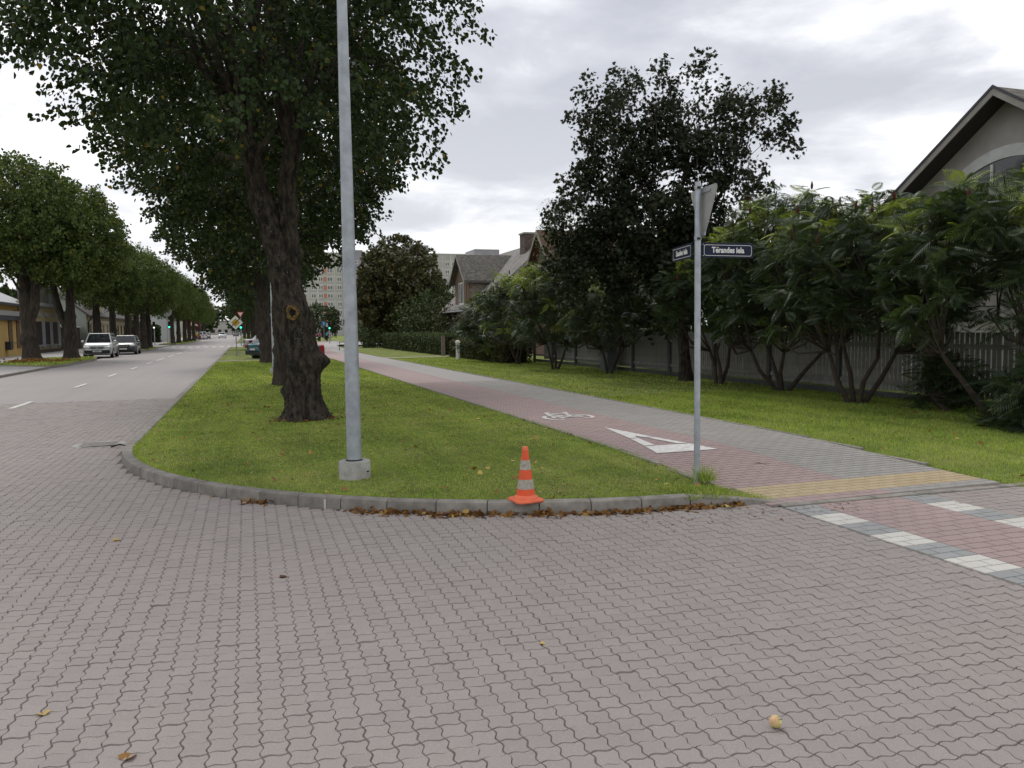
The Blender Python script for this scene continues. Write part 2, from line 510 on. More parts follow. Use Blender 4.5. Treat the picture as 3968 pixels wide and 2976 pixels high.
def cell_outline(ts, A=0.0088):
    P = []
    for t in ts: P.append((t * C_, wave(t, A)))                       # bottom row line, left to right
    for t in ts: P.append((C_ - wave(t, A), t * C_))                  # right column line, upwards
    for t in ts[::-1]: P.append(((1 - 0) * C_, 0))
    P = P[:2 * len(ts)]
    for t in ts: P.append(((1 - t) * C_, C_ + wave(1 - t, A)))        # top, right to left
    for t in ts: P.append((-wave(1 - t, A), (1 - t) * C_))            # left, downwards
    return np.array(P) - C_ / 2
def cell_template(ts, k=1.0):
    o = cell_outline(ts) * k; n = len(o)
    V = np.vstack([np.c_[o * 0.962, np.full(n, 0.002)], np.c_[o * 0.927, np.full(n, 0.0095)], [[0, 0, 0.0097]]])
    F = []
    for k in range(n):
        j = (k + 1) % n
        F.append((k, j, n + j)); F.append((k, n + j, n + k)); F.append((n + k, n + j, 2 * n))
    return V, np.array(F)
def place_cells(cs, ts, name, mat, parent, k=1.0):
    V, F = cell_template(ts, k); n = len(cs); m = len(V)
    ang = rng.normal(0, 0.018, n); dz = rng.normal(0, 0.0012, n)
    tx = rng.normal(0, 0.012, n); ty = rng.normal(0, 0.012, n)
    ca, sa = np.cos(ang)[:, None], np.sin(ang)[:, None]
    X = V[None, :, 0] * ca - V[None, :, 1] * sa; Y = V[None, :, 0] * sa + V[None, :, 1] * ca
    Z = V[None, :, 2] + dz[:, None] + tx[:, None] * X + ty[:, None] * Y
    off = rng.normal(0, 0.0012, (n, 2))
    W = np.stack([X + cs[:, 0:1] + off[:, 0:1] * (k < 1.03), Y + cs[:, 1:2] + off[:, 1:2] * (k < 1.03), Z], -1).reshape(-1, 3)
    FF = (F[None] + (np.arange(n) * m)[:, None, None]).reshape(-1, 3)
    tint = np.repeat(rng.random(n), m)
    o = np_mesh(name, W, FF, mat, parent, tint); o['kind'] = 'stuff'
    return o
dist = np.hypot(cells[:, 0], cells[:, 1])
infr = np.abs(cells[:, 0] * math.cos(YAW) - cells[:, 1] * math.sin(YAW)) < 0.63 * (cells[:, 0] * math.sin(YAW) + cells[:, 1] * math.cos(YAW))
depth = cells[:, 0] * math.sin(YAW) + cells[:, 1] * math.cos(YAW)
infr &= depth > 2.75
order = np.argsort(np.where(infr, dist, 99))
first = order[:300]; rest = order[300:]
V5, F5 = cell_template(TS5)
variants = []
for q in range(8):
    me = bpy.data.meshes.new('paver')
    me.from_pydata(V5.tolist(), [], F5.tolist()); me.materials.append(MATS['paver']); set_tint(me, q / 7)
    variants.append(me)
for q in first:
    o = bpy.data.objects.new('paver', variants[random.randrange(8)]); link(o, road)
    o.location = (cells[q, 0] + random.gauss(0, .001), cells[q, 1] + random.gauss(0, .001), random.gauss(0, .0012))
    o.rotation_euler = (random.gauss(0, .012), random.gauss(0, .012), random.gauss(0, .018))
near = rest[dist[rest] < 6.5]; far = rest[dist[rest] >= 6.5]
place_cells(cells[near], TS5, 'pavers', 'paver', road)
mid_ = far[dist[far] < 10]; end_ = far[(dist[far] >= 10) & (dist[far] < 15)]; lst_ = far[dist[far] >= 15]
place_cells(cells[mid_], TS3, 'pavers', 'paver', road)
place_cells(cells[end_], TS3, 'pavers', 'paver', road, 1.018)
place_cells(cells[lst_], TS3, 'pavers', 'paver', road, 1.034)

# rectangular stones
def rect_mesh(w, h, mat, tint, z0=0.0, hgt=0.0105):
    g = 0.0028; bv = 0.0035
    o = np.array([(-w/2+g, -h/2+g), (w/2-g, -h/2+g), (w/2-g, h/2-g), (-w/2+g, h/2-g)])
    i = np.array([(-w/2+g+bv, -h/2+g+bv), (w/2-g-bv, -h/2+g+bv), (w/2-g-bv, h/2-g-bv), (-w/2+g+bv, h/2-g-bv)])
    V = np.vstack([np.c_[o, [z0] * 4], np.c_[i, [hgt] * 4]])
    F = [(4, 5, 6, 7)] + [(k, (k + 1) % 4, 4 + (k + 1) % 4, 4 + k) for k in range(4)]
    return V, F
RECT = {}
def rect_obj(w, h, mat, parent, loc, name='paver'):
    key = (round(w, 3), round(h, 3), mat, random.randrange(6))
    if key not in RECT:
        V, F = rect_mesh(w, h, mat, 0); me = bpy.data.meshes.new(name)
        me.from_pydata(V.tolist(), [], F); me.materials.append(MATS[mat]); set_tint(me, key[3] / 5); RECT[key] = me
    o = bpy.data.objects.new(name, RECT[key]); link(o, parent); o.location = loc
    o.rotation_euler = (random.gauss(0, .006), random.gauss(0, .006), random.gauss(0, .008))
    return o
def rect_stuff(items, mat, parent, name='pavers'):
    if not items: return
    VV, FF, TT = [], [], []
    for (w, h, loc) in items:
        V, F = rect_mesh(w, h, mat, 0)
        a = random.gauss(0, .008); c, s = math.cos(a), math.sin(a)
        tx, ty, dz = random.gauss(0, .006), random.gauss(0, .006), random.gauss(0, .0008)
        X = V[:, 0] * c - V[:, 1] * s; Y = V[:, 0] * s + V[:, 1] * c
        o = 8 * len(VV); VV.append(np.c_[X + loc[0], Y + loc[1], V[:, 2] + loc[2] + dz + tx * X + ty * Y])
        FF += [tuple(i + o for i in f) for f in F]; TT += [random.random()] * 8
    o = np_mesh(name, np.vstack(VV), np.array(FF), mat, parent, np.array(TT)); o['kind'] = 'stuff'
    return o
def in_view(x, y, m=0.0):
    d = x * math.sin(YAW) + y * math.cos(YAW); lat = x * math.cos(YAW) - y * math.sin(YAW)
    return d > 2.6 and abs(lat) < 0.655 * d + m
# crossing: red lane between rows of grey and white squares
CX0, CX1, CY1, ROWH = 4.53, 6.13, 5.87, 0.1137
cross_items = []
r = 0
y = CY1
while y > 1.5:
    yc = y - ROWH / 2
    sq = (r // 3) % 2
    rows = [(CX0, CX0 + 0.335, ('paver_dark', 'paver_white')[sq]), (CX0 + 0.335, 5.795, 'paver_red'), (5.795, CX1, ('paver_dark', 'paver_white')[sq])]
    for (xa, xb, m) in rows:
        x = xa; firstp = True
        while x < xb - 0.02:
            w = 0.2
            if firstp and r % 2: w = 0.1
            if xb - (x + w) < 0.06: w = xb - x
            w = min(w, xb - x); firstp = False
            cross_items.append((w, ROWH, (x + w / 2, yc, 0.0), m)); x += w
    y -= ROWH; r += 1
vis = [t for t in cross_items if in_view(t[2][0], t[2][1], 0.1)]
vis.sort(key=lambda t: math.hypot(t[2][0], t[2][1]))
for t in vis[:300]: rect_obj(t[0], t[1], t[3], road, t[2], 'crossing_paver')
rest_ = vis[300:] + [t for t in cross_items if not in_view(t[2][0], t[2][1], 0.1)]
for m in ('paver_dark', 'paver_white', 'paver_red'):
    rect_stuff([t[:3] for t in rest_ if t[3] == m], m, road, 'crossing_pavers')

# ------------------------------------------------------------------ path
PX0, PXM, PX1 = 4.44, 5.86, 7.22
def smooth(t): t = min(max(t, 0), 1); return t * t * (3 - 2 * t)
def path_z(y): return 0.014 + 0.086 * smooth((y - 6.0) / 3.2)
def strip(name, x0, x1, ys, zf, mat, parent, dz=0.0):
    b = MB()
    vs = []
    for y in ys: vs += [(x0, y, zf(y) + dz), (x1, y, zf(y) + dz)]
    b.add(vs, [(2 * i, 2 * i + 1, 2 * i + 3, 2 * i + 2) for i in range(len(ys) - 1)])
    return b.build(name, mat, parent)
ysn = [5.92 + 0.4 * i for i in range(42)]
path = strip('path', PX0, PX1, ysn, path_z, 'joint_sand', None)
tag(path, 'paved path with a red cycle lane and a grey footway', kind='structure')
YP = ysn[-1]
def pathx(y):                         # far part bends a little and forks
    return 0.0 if y < 45 else (y - 45) ** 2 * 0.0011
yfar = [YP + q * 2.0 for q in range(0, 50)]
for nm, xa, xb, mt in (('red_lane', PX0, PXM, 'path_red_far'), ('footway', PXM, PX1, 'path_grey_far')):
    b = MB(); vs = []
    for y in yfar:
        vs += [(xa + pathx(y), y, 0.1), (xb + pathx(y), y, 0.1)]
    b.add(vs, [(2 * i, 2 * i + 1, 2 * i + 3, 2 * i + 2) for i in range(len(yfar) - 1)]); b.build(nm, mt, path)
items = []
y = 5.96; r = 0
while y < YP:
    yc = y + 0.05; z = path_z(yc)
    if 6.17 < yc < 6.62: segs = [(PX0 + 0.1, PX1, 'paver_yellow')]
    else: segs = [(PX0, PXM, 'paver_red'), (PXM, PX1, 'paver_grey')]
    for xa, xb, m in segs:
        x = xa; fp = True
        while x < xb - 0.015:
            w = 0.2
            if fp and r % 2: w = 0.1
            w = min(w, xb - x)
            if 0 < xb - (x + w) < 0.05: w = xb - x
            fp = False
            items.append((w, 0.1, (x + w / 2, yc, z - 0.002), m)); x += w
    y += 0.1; r += 1
vis = [t for t in items if in_view(t[2][0], t[2][1], 0.05)]
vis.sort(key=lambda t: math.hypot(t[2][0], t[2][1]))
for t in vis[:300]: rect_obj(t[0], t[1], t[3], path, t[2])
rest_ = vis[300:] + [t for t in items if not in_view(t[2][0], t[2][1], 0.05)]
for m in ('paver_yellow', 'paver_red', 'paver_grey'):
    rect_stuff([t[:3] for t in rest_ if t[3] == m], m, path)
# thin edging stones along the path
for q in range(34):
    y = 6.9 + q * 1.0
    for x in (PX0 - 0.035, PX1 + 0.035):
        if x > 5 and not in_view(x, y, 0.5): continue
        b = MB().box((0, 0, 0), (0.06, 0.985, 0.09)); o = b.build('edging_stone', 'kerb', path, bevel=0.006); set_tint(o.data, random.uniform(-.3, .2))
        o.location = (x, y + 0.5, path_z(y + .5) - 0.030)
# flush kerb between path and road
for q in range(9):
    b = MB().box((0, 0, 0), (0.49, 0.095, 0.12)); o = b.build('flush_kerb_stone', 'kerb', path, bevel=0.008)
    set_tint(o.data, random.uniform(0.0, .35)); o.location = (4.78 + q * 0.5, 5.915 - 0.018 * q, -0.036 + random.gauss(0, .001)); o.rotation_euler.z = -0.036

# white marks on the red lane
def zp_(y, e=0.0155): return path_z(y) + e
def mark_poly(b, pts):
    b.add([(x, y, zp_(y)) for x, y in pts], [tuple(range(len(pts)))])
gw = thing('painted_triangle', 'white hollow triangle painted on the red cycle lane', 'marking')
for pts in ([(4.70, 8.50), (5.55, 8.50), (5.45, 9.00), (4.80, 9.00)],
            [(4.815, 9.05), (4.975, 9.05), (5.065, 9.70), (4.945, 9.70)],
            [(5.305, 9.05), (5.445, 9.05), (5.33, 9.70), (5.205, 9.70)],
            [(4.955, 9.74), (5.075, 9.74), (5.13, 9.92), (5.20, 9.74), (5.325, 9.74), (5.15, 10.98)]):
    b = MB(); mark_poly(b, pts); b.build('painted_block', 'mark_white', gw)
bk = thing('painted_bicycle', 'white bicycle symbol painted on the red cycle lane', 'marking')
def stroke(b, pts, w=0.075):
    for (x0, y0), (x1, y1) in zip(pts[:-1], pts[1:]):
        d = Vector((x1 - x0, y1 - y0)).normalized(); n = Vector((-d.y, d.x)) * w / 2
        mark_poly(b, [(x0 + n.x, y0 + n.y), (x0 - n.x, y0 - n.y), (x1 - n.x, y1 - n.y), (x1 + n.x, y1 + n.y)])
def arc(cx, cy, rx, ry, a0, a1, n=20):
    return [(cx + rx * math.cos(RAD(a0 + (a1 - a0) * k / n)), cy + ry * math.sin(RAD(a0 + (a1 - a0) * k / n))) for k in range(n + 1)]
b = MB(); stroke(b, arc(4.92, 12.46, 0.15, 0.30, -20, 300)); b.build('wheel', 'mark_white', bk)
b = MB(); stroke(b, arc(5.47, 12.50, 0.14, 0.27, -120, 95)); b.build('wheel', 'mark_white', bk)
b = MB()
for pts in ([(4.93, 12.46), (5.08, 13.30), (5.17, 13.30)], [(5.07, 13.05), (5.40, 13.08)], [(5.36, 13.22), (5.47, 13.22)], [(5.41, 13.18), (5.24, 12.48)],
            [(5.24, 12.48), (5.05, 12.98)], [(5.24, 12.48), (5.47, 12.48)], [(5.33, 12.85), (5.47, 12.50)]): stroke(b, pts, 0.07)
b.build('frame', 'mark_white', bk)

# ------------------------------------------------------------------ kerbs
kerb = bpy.data.objects.new('corner_kerb', None); COL.objects.link(kerb)
tag(kerb, 'rounded grey concrete kerb round the grass corner', 'kerb')
KH = 0.115
def kerb_seg(pA, pB, hA=KH, hB=KH, w=0.14, tint=0.0):
    """one stone from pA to pB along its outer edge, inner side to the right of travel"""
    (x0, y0, nx0, ny0), (x1, y1, nx1, ny1) = pA, pB
    b = MB(); vs = []
    for (x, y, nx, ny, h) in ((x0, y0, nx0, ny0, hA), (x1, y1, nx1, ny1, hB)):
        prof = [(0.0, -0.05), (0.006, h - 0.03), (0.014, h - 0.008), (0.032, h), (w - 0.01, h - 0.002), (w, h - 0.012), (w, -0.05)]
        for a, z in prof: vs.append((x + nx * a, y + ny * a, z))
    n = 7; fs = [tuple(range(n)), tuple(range(2 * n - 1, n - 1, -1))]
    for k in range(n): j = (k + 1) % n; fs.append((k, j, j + n, k + n))
    b.add(vs, fs)
    o = b.build('kerb_stone', 'kerb', kerb); set_tint(o.data, tint); shade(o.data, 30)
    return o
def arc_pt(t):
    x, y = math.cos(t), math.sin(t)
    return (KC[0] + KR * x, KC[1] + KR * y, -x, -y)
a0, a1 = -PI / 2 - 0.085, -PI
nst = 19
gap = 0.0045 / KR
for q in range(nst):
    ta = a0 + (a1 - a0) * q / nst; tb = a0 + (a1 - a0) * (q + 1) / nst
    kerb_seg(arc_pt(ta - gap), arc_pt(tb + gap), tint=random.uniform(-.35, .3))
# dropped stone at the crossing end
p = arc_pt(a0 + gap * 2)
kerb_seg((4.72, 5.965, 0, 1), (4.22, 6.10, 0, 1), 0.014, 0.072, tint=.1)
kerb_seg((4.215, 6.105, 0, 1), p, 0.072, KH, tint=-.1)
yy = 12.06
for q in range(44):
    kerb_seg((-1.65, yy + 0.005, 1, 0), (-1.65, yy + 0.995, 1, 0), tint=random.uniform(-.2, .4)); yy += 1.0
b = MB(); tA = -PI / 2 - 0.9
for tt in (-PI / 2 - 0.66,):
    x, y, nx, ny = arc_pt(tt)
    tx, ty = -ny, nx
    b.add([(x - nx * .002 - tx * .012, y - ny * .002 - ty * .012, .0), (x - nx * .002 + tx * .008, y - ny * .002 + ty * .008, .0), (x + nx * .006 + tx * .014, y + ny * .006 + ty * .014, .095), (x + nx * .006 - tx * .006, y + ny * .006 - ty * .006, .095)], [(0, 1, 2, 3)])
b.build('mortar_smear', 'kerb_mortar', kerb)
# long far kerb of the right side
fk = MB(); fk.bbox(-1.65, -1.51, 56.1, 88, -.05, .115); fk.build('kerb_run', 'kerb', kerb)

# ------------------------------------------------------------------ lawns
def lawn_z(x, y):
    z = 0.098
    pz = path_z(y) - 0.006
    if x < PX0 + 0.2:
        w = smooth((x - 3.3) / 1.1)
    else:
        w = smooth((9.2 - x) / 2.0)
    return z * (1 - w) + pz * w + 0.006 * math.sin(x * 1.7 + y * 0.6) * math.sin(y * 0.9) * (1 - w)
def lawn_mesh(name, xl, xr, ys, nx=24):
    vs, fs = [], []
    for y in ys:
        a, b_ = xl(y), xr(y)
        for i in range(nx + 1):
            x = a + (b_ - a) * i / nx; vs.append((x, y, lawn_z(x, y)))
    for j in range(len(ys) - 1):
        for i in range(nx):
            q = j * (nx + 1) + i; fs.append((q, q + 1, q + nx + 2, q + nx + 1))
    b = MB(); b.add(vs, fs); o = b.build(name, 'lawn', None, smooth=True); o['kind'] = 'structure'
    return o
def xlA(y):
    R_ = KR - 0.135
    if y >= 12.05: return -1.515
    return KC[0] - math.sqrt(max(R_ * R_ - (KC[1] - y) ** 2, 0.0))
ysA = [6.285 + 0.01, 6.32, 6.36, 6.42, 6.5, 6.6, 6.75, 6.9, 7.1, 7.3] + [7.6 + 0.4 * q for q in range(12)] + [12.4 + 1.0 * q for q in range(33)]
tipx = PX0 - 0.065
lawnA = lawn_mesh('lawn', xlA, lambda y: tipx, ysA)
tag(lawnA, 'mown grass corner between road and path, strewn with yellow leaves')
b = MB(); b.add([(3.9, 6.25, .07), (4.3, 6.2, .05), (4.62, 6.10, .012), (4.50, 6.34, .03), (tipx, 6.7, lawn_z(tipx, 6.7) - .003), (3.9, 6.7, .088)], [(0, 1, 2, 3, 4, 5)]); b.build('lawn_tip', 'lawn', lawnA)
lawnB = lawn_mesh('lawn', lambda y: PX1 + 0.065, lambda y: 34.0, [5.5, 5.9, 6.3, 6.7, 7.2, 8, 9, 10, 12, 14, 17, 20, 25, 30, 35, 40, 43.2], 40)
tag(lawnB, 'shaded mown grass strip between path and picket fence')
lawnC = lawn_mesh('lawn', lambda y: PX1 + 0.1 + pathx(y), lambda y: 34.0, [44.6, 50, 55, 60, 65, 70, 76], 10)
tag(lawnC, 'far grass strip in front of the tall clipped hedge')
sheet('sand_track', [(PX1, 43.15), (34, 43.15), (34, 44.65), (PX1, 44.65)], 0.092, pm('sand', (0.36, 0.32, 0.26), (0.27, 0.24, 0.19), 0.95, 3.0, kind='World'))
# verge pieces further along the right kerb, with sandy driveways between
sheet('driveway', [(-1.5, 44.4), (PX0 + .1, 44.4), (PX0 + .1, 46.0), (-1.5, 46.0)], 0.085, 'sand')
for q, (ya, yb, xb) in enumerate(((46.0, 58.0, PX0), (59.4, 68, PX0), (69, 86, 3.6))):
    o = sheet('verge', [(-1.5, ya), (xb, ya), (xb, yb), (-1.5, yb)], 0.098, 'lawn')
    tag(o, ['grass verge behind the priority road sign', 'grass verge between the two parked cars', 'farthest grass verge on the right of the road'][q])
sheet('parking_bay', [(-1.4, 58.0), (PX0 + .3, 58.0), (PX0 + .3, 59.4), (-1.4, 59.4)], 0.09, 'sand')
sheet('plaza', [(-1.45, 86), (26, 86), (26, 112), (-1.45, 112)], 0.07, 'walk_far')

def grass(name, parent, pts, h, w, lean=0.5):
    n = len(pts)
    a = rng.uniform(0, 2 * PI, n); H = h * rng.uniform(0.55, 1.35, n)[:, None] if np.isscalar(h) else (h * rng.uniform(0.55, 1.35, n))[:, None]
    W = (np.full(n, w) if np.isscalar(w) else w)[:, None]
    side = np.c_[np.cos(a), np.sin(a), np.zeros(n)]
    b = rng.uniform(0, 2 * PI, n); L = rng.uniform(0.1, lean, n)[:, None]
    tip = np.c_[np.cos(b), np.sin(b), np.zeros(n)] * L * H * 1.3 + np.c_[np.zeros(n), np.zeros(n), np.ones(n)] * H
    V = np.stack([pts - side * W, pts + side * W, pts + tip], 1).reshape(-1, 3)
    F = np.arange(3 * n).reshape(-1, 3)
    patch = 0.5 + 0.5 * np.sin(pts[:, 0] * 1.9 + 1.3 * np.sin(pts[:, 1] * 1.1)) * np.sin(pts[:, 1] * 1.5 + np.sin(pts[:, 0] * 2.3))
    patch = 0.5 * patch + 0.5 * (0.5 + 0.5 * np.sin(pts[:, 0] * 6.1 + 2.0 * np.sin(pts[:, 1] * 3.7)) * np.sin(pts[:, 1] * 5.3 + 1.7 * np.sin(pts[:, 0] * 4.1)))
    stripe = 0.5 + 0.5 * np.sin((pts[:, 0] + 0.12 * pts[:, 1]) * 5.2 + 0.8 * np.sin(pts[:, 1] * .7))
    cl = np.sin(pts[:, 0] * 23 + 3 * np.sin(pts[:, 1] * 9)) * np.sin(pts[:, 1] * 19 + 3 * np.sin(pts[:, 0] * 11))
    t = np.clip(patch * 0.42 + stripe * 0.18 + 0.16 * cl + rng.normal(0.14, 0.2, n), 0, 0.82)
    fb = 0.5 + 0.5 * np.sin(pts[:, 0] * 2.7 + 3.0 * np.sin(pts[:, 1] * 0.8 + 1.0)) * np.sin(pts[:, 1] * 1.9 + 2.2 * np.sin(pts[:, 0] * 1.4))
    dry = 0.03 + 0.10 * np.clip(cl - 0.4, 0, 1) + 0.20 * np.clip((fb - 0.52) * 2.2, 0, 1) * (pts[:, 0] < 5)
    t = np.where(rng.random(n) < dry, rng.uniform(0.83, 1.0, n), t)
    o = np_mesh(name, V, F, 'grass_blade', parent, np.repeat(t, 3)); o['kind'] = 'stuff'
    return o
def lawn_pts(n, x0, x1, y0, y1, ok):
    x = rng.uniform(x0, x1, n); y = rng.uniform(y0, y1, n)
    keep = np.array([ok(a, b_) for a, b_ in zip(x, y)])
    x, y = x[keep], y[keep]
    z = np.array([lawn_z(a, b_) for a, b_ in zip(x, y)]) - 0.004
    return np.c_[x, y, z]
def okA(x, y): return x > xlA(y) + 0.01 and x < tipx - 0.005 and y > 6.27
bands = []
for (n, y0, y1, h, w, lo) in ((88000, 6.27, 9.5, .021, .0034, -1.6), (66000, 9.5, 14.0, .023, .005, -1.6), (48000, 14, 22, .026, .009, -1.6), (36000, 22, 44, .036, .017, -1.6)):
    bands.append((lawn_pts(n, lo, 4.4, y0, y1, okA), h, w))
P_ = np.vstack([b_[0] for b_ in bands]); H_ = np.concatenate([np.full(len(b_[0]), b_[1]) for b_ in bands]); W_ = np.concatenate([np.full(len(b_[0]), b_[2]) for b_ in bands])
g1 = grass('grass', None, P_, H_, W_); tag(g1, 'short green grass blades of the corner lawn', 'grass')
def okB(x, y): return x > PX1 + 0.07 and in_view(x, y, 0.8)
bands = []
for (n, x0, x1, y0, y1, h, w) in ((46000, 7.2, 13.5, 5.6, 9.5, .036, .0045), (52000, 7.2, 13.5, 9.5, 16, .036, .0075), (32000, 7.2, 13.5, 16, 43, .036, .016)):
    bands.append((lawn_pts(n, x0, x1, y0, y1, okB), h, w))
P_ = np.vstack([b_[0] for b_ in bands]); H_ = np.concatenate([np.full(len(b_[0]), b_[1]) for b_ in bands]); W_ = np.concatenate([np.full(len(b_[0]), b_[2]) for b_ in bands])
g2 = grass('grass', None, P_, H_, W_); tag(g2, 'short green grass blades of the strip below the fence', 'grass')
# longer tufts on the kerb edge, round the poles and at the lawn tip
tp = []
for q in range(2600):
    t = random.uniform(-PI, -PI / 2); r_ = KR - 0.15 - abs(random.gauss(0, .03))
    x, y = KC[0] + r_ * math.cos(t), KC[1] + r_ * math.sin(t)
    if y > 6.3: tp.append((x, y, lawn_z(x, y) - .005))
for q in range(2300):
    y = 6.3 + 9 * random.random() ** 1.5; x = tipx + random.gauss(0.02, .03); tp.append((x, y, lawn_z(x, y) - .004))
for q in range(1500):
    y = 5.75 + 10 * random.random() ** 1.3; x = PX1 + 0.05 + random.gauss(0.0, .03); tp.append((x, y, lawn_z(x, y) - .004))
for q in range(1500):
    y = random.uniform(6.12, 6.75); x = random.uniform(3.7, 4.62)
    if x < 4.75 - (y - 6.1) * 0.5: tp.append((x, y, 0.012 + 0.08 * smooth((4.62 - x) / .8)))
g3 = grass('grass', None, np.array(tp), 0.042, 0.0042, 0.9); tag(g3, 'longer untrimmed grass hanging over the kerb and path edges', 'grass')
def tuft(x, y, z, n, h, sp, label, mat_t=0.5):
    p = np.c_[rng.normal(x, sp, n), rng.normal(y, sp, n), np.full(n, z)]
    o = grass('grass_tuft', None, p, h, 0.004, 0.8); tag(o, label, 'grass'); return o
tuft(4.37, 6.93, .075, 170, .15, .055, 'tall grass tuft at the foot of the street sign pole')
tuft(2.46, 6.50, .0, 90, .12, .03, 'yellowish weed tuft under the kerb right of the traffic cone')
tuft(0.47, 7.68, .0, 120, .09, .03, 'green weed growing at the kerb left of the traffic cone')
tuft(0.12, 8.0, .0, 80, .07, .025, 'small weed by the mortar smear on the kerb')

# ------------------------------------------------------------------ leaves and crowns
def unit(v): return v / np.maximum(np.linalg.norm(v, axis=-1, keepdims=True), 1e-9)
LEAF = {
 'linden': (np.array([(0, 0, 0), (.22, .44, .07), (.68, .33, .03), (1.05, 0, -.08), (.68, -.33, .03), (.22, -.44, .07)]), np.array([(0, 1, 2, 3), (0, 3, 4, 5)])),
 'diamond': (np.array([(0, 0, 0), (.5, .36, .05), (1, 0, -.04), (.5, -.36, .05)]), np.array([(0, 1, 2, 3)])),
 'narrow': (np.array([(0, 0, 0), (.5, .15, .03), (1, 0, -.04), (.5, -.15, .03)]), np.array([(0, 1, 2, 3)])),
}
mp_ = [(0, 0, 0)]
for (a, r_) in ((-150, .38), (-118, .22), (-75, .62), (-48, .34), (-28, .60), (0, .30), (0, 1.0)): pass
ml = [(.0, .0), (-.10, .30), (.12, .26), (.14, .58), (.34, .30), (.62, .50), (.56, .20), (1.0, .0)]
out_ = ml + [(x, -y) for x, y in ml[-2:0:-1]]
LEAF['maple'] = (np.array([(x, y, .10 * abs(y)) for x, y in out_] + [(.35, 0, 0)]), np.array([(i, (i + 1) % len(out_), len(out_)) for i in range(len(out_))]))
# pinnate frond
fv, ff = [], []
for q in range(11):
    t = 0.16 + 0.78 * q / 10; zx = -0.32 * t * t
    ln = 0.30 * math.sin(PI * (0.22 + 0.70 * q / 10)) + 0.03
    for s_ in (1, -1):
        o_ = len(fv); dx = 0.10
        fv += [(t, 0, zx), (t + dx * .5 + .028, s_ * ln * .5, zx - .015), (t + dx, s_ * ln, zx - .09), (t + dx * .5 - .030, s_ * ln * .5, zx - .015)]
        ff.append((o_, o_ + 1, o_ + 2, o_ + 3))
o_ = len(fv); fv += [(.93, 0, -.28), (1.0, .035, -.31), (1.14, 0, -.40), (1.0, -.035, -.31)]; ff.append((o_, o_ + 1, o_ + 2, o_ + 3))
o_ = len(fv); fv += [(0, .006, .0), (.5, .005, -.085), (.95, .003, -.29), (.95, -.003, -.29), (.5, -.005, -.085), (0, -.006, 0)]; ff += [(o_, o_ + 1, o_ + 4, o_ + 5), (o_ + 1, o_ + 2, o_ + 3, o_ + 4)]
LEAF['frond'] = (np.array(fv), np.array(ff))
def leaves(name, C, A, size, shape, mat, parent, tint, up_bias=0.6, rg=None, roll=None):
    """C centres, A long-axis directions; leaf plane roughly horizontal"""
    rg = rg or rng
    T, F = LEAF[shape]; n = len(C); m = len(T)
    A = unit(A)
    N = unit(rg.normal(0, 1, (n, 3)) * (1 - up_bias) + np.array([0, 0, 1.0]) * up_bias)
    B = unit(np.cross(N, A)); N = np.cross(A, B)
    S = (size * np.ones(n))[:, None, None]
    V = C[:, None, :] + S * (T[None, :, 0:1] * A[:, None] + T[None, :, 1:2] * B[:, None] + T[None, :, 2:3] * N[:, None])
    FF = (F[None] + (np.arange(n) * m)[:, None, None]).reshape(-1, F.shape[1])
    o = np_mesh(name, V.reshape(-1, 3), FF, mat, parent, np.repeat(tint, m)); o['kind'] = 'stuff'
    return o
def lumpy(rg, k=26, amp=0.28, tight=7.0):
    L = unit(rg.normal(0, 1, (k, 3))); a = rg.uniform(0.3, 1.0, k) * amp
    def f(d):
        c = d @ L.T
        return 1.0 - amp * 0.55 + (a[None] * np.exp(tight * (c - 1.0))).max(1)
    return f
def crown(rg, center, radii, ncl, nper, spray=0.55, shell=0.42, low=-0.75, amp=0.3, sig=0.12, droop=0.25, gaps=0.0, flat=1.0, radial=False):
    """leaf positions grouped in sprays that point outwards; returns C, A, depth (0 inside .. 1 rim), cluster centres"""
    d = unit(rg.normal(0, 1, (ncl * 2, 3)))
    d = d[d[:, 2] > low][:ncl]
    f = lumpy(rg, amp=amp)(d)
    rad = shell + (1 - shell) * rg.random(len(d)) ** 0.55
    if gaps:
        holes = unit(rg.normal(0, 1, (14, 3)))
        keep = ((d @ holes.T).max(1) < 1 - gaps) | (rad < 0.55)
        d, f, rad = d[keep], f[keep], rad[keep]
    P = np.array(center) + d * (f * rad)[:, None] * np.array(radii)
    n = len(P)
    out = unit(d * np.array([1, 1, 0.45]) + rg.normal(0, .28, (n, 3)))
    if not radial: out[:, 2] -= droop
    out = unit(out)
    t = rg.random((n, nper))
    Cc = P[:, None] + out[:, None] * (t * spray)[..., None] + np.clip(rg.normal(0, sig, (n, nper, 3)), -1.7 * sig, 1.7 * sig) * np.array([1, 1, flat]) * (1.1 - 0.6 * t)[..., None]
    A = unit(out[:, None] * 0.6 + rg.normal(0, .6, (n, nper, 3)) + np.array([0, 0, -.55]))
    dep = np.repeat(np.clip(rad * f, 0, 1.3)[:, None], nper, 1)
    return Cc.reshape(-1, 3), A.reshape(-1, 3), dep.ravel(), P
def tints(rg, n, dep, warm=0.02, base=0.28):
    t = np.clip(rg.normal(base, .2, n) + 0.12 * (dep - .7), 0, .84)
    return np.where(rg.random(n) < warm, rg.uniform(.86, 1, n), t)
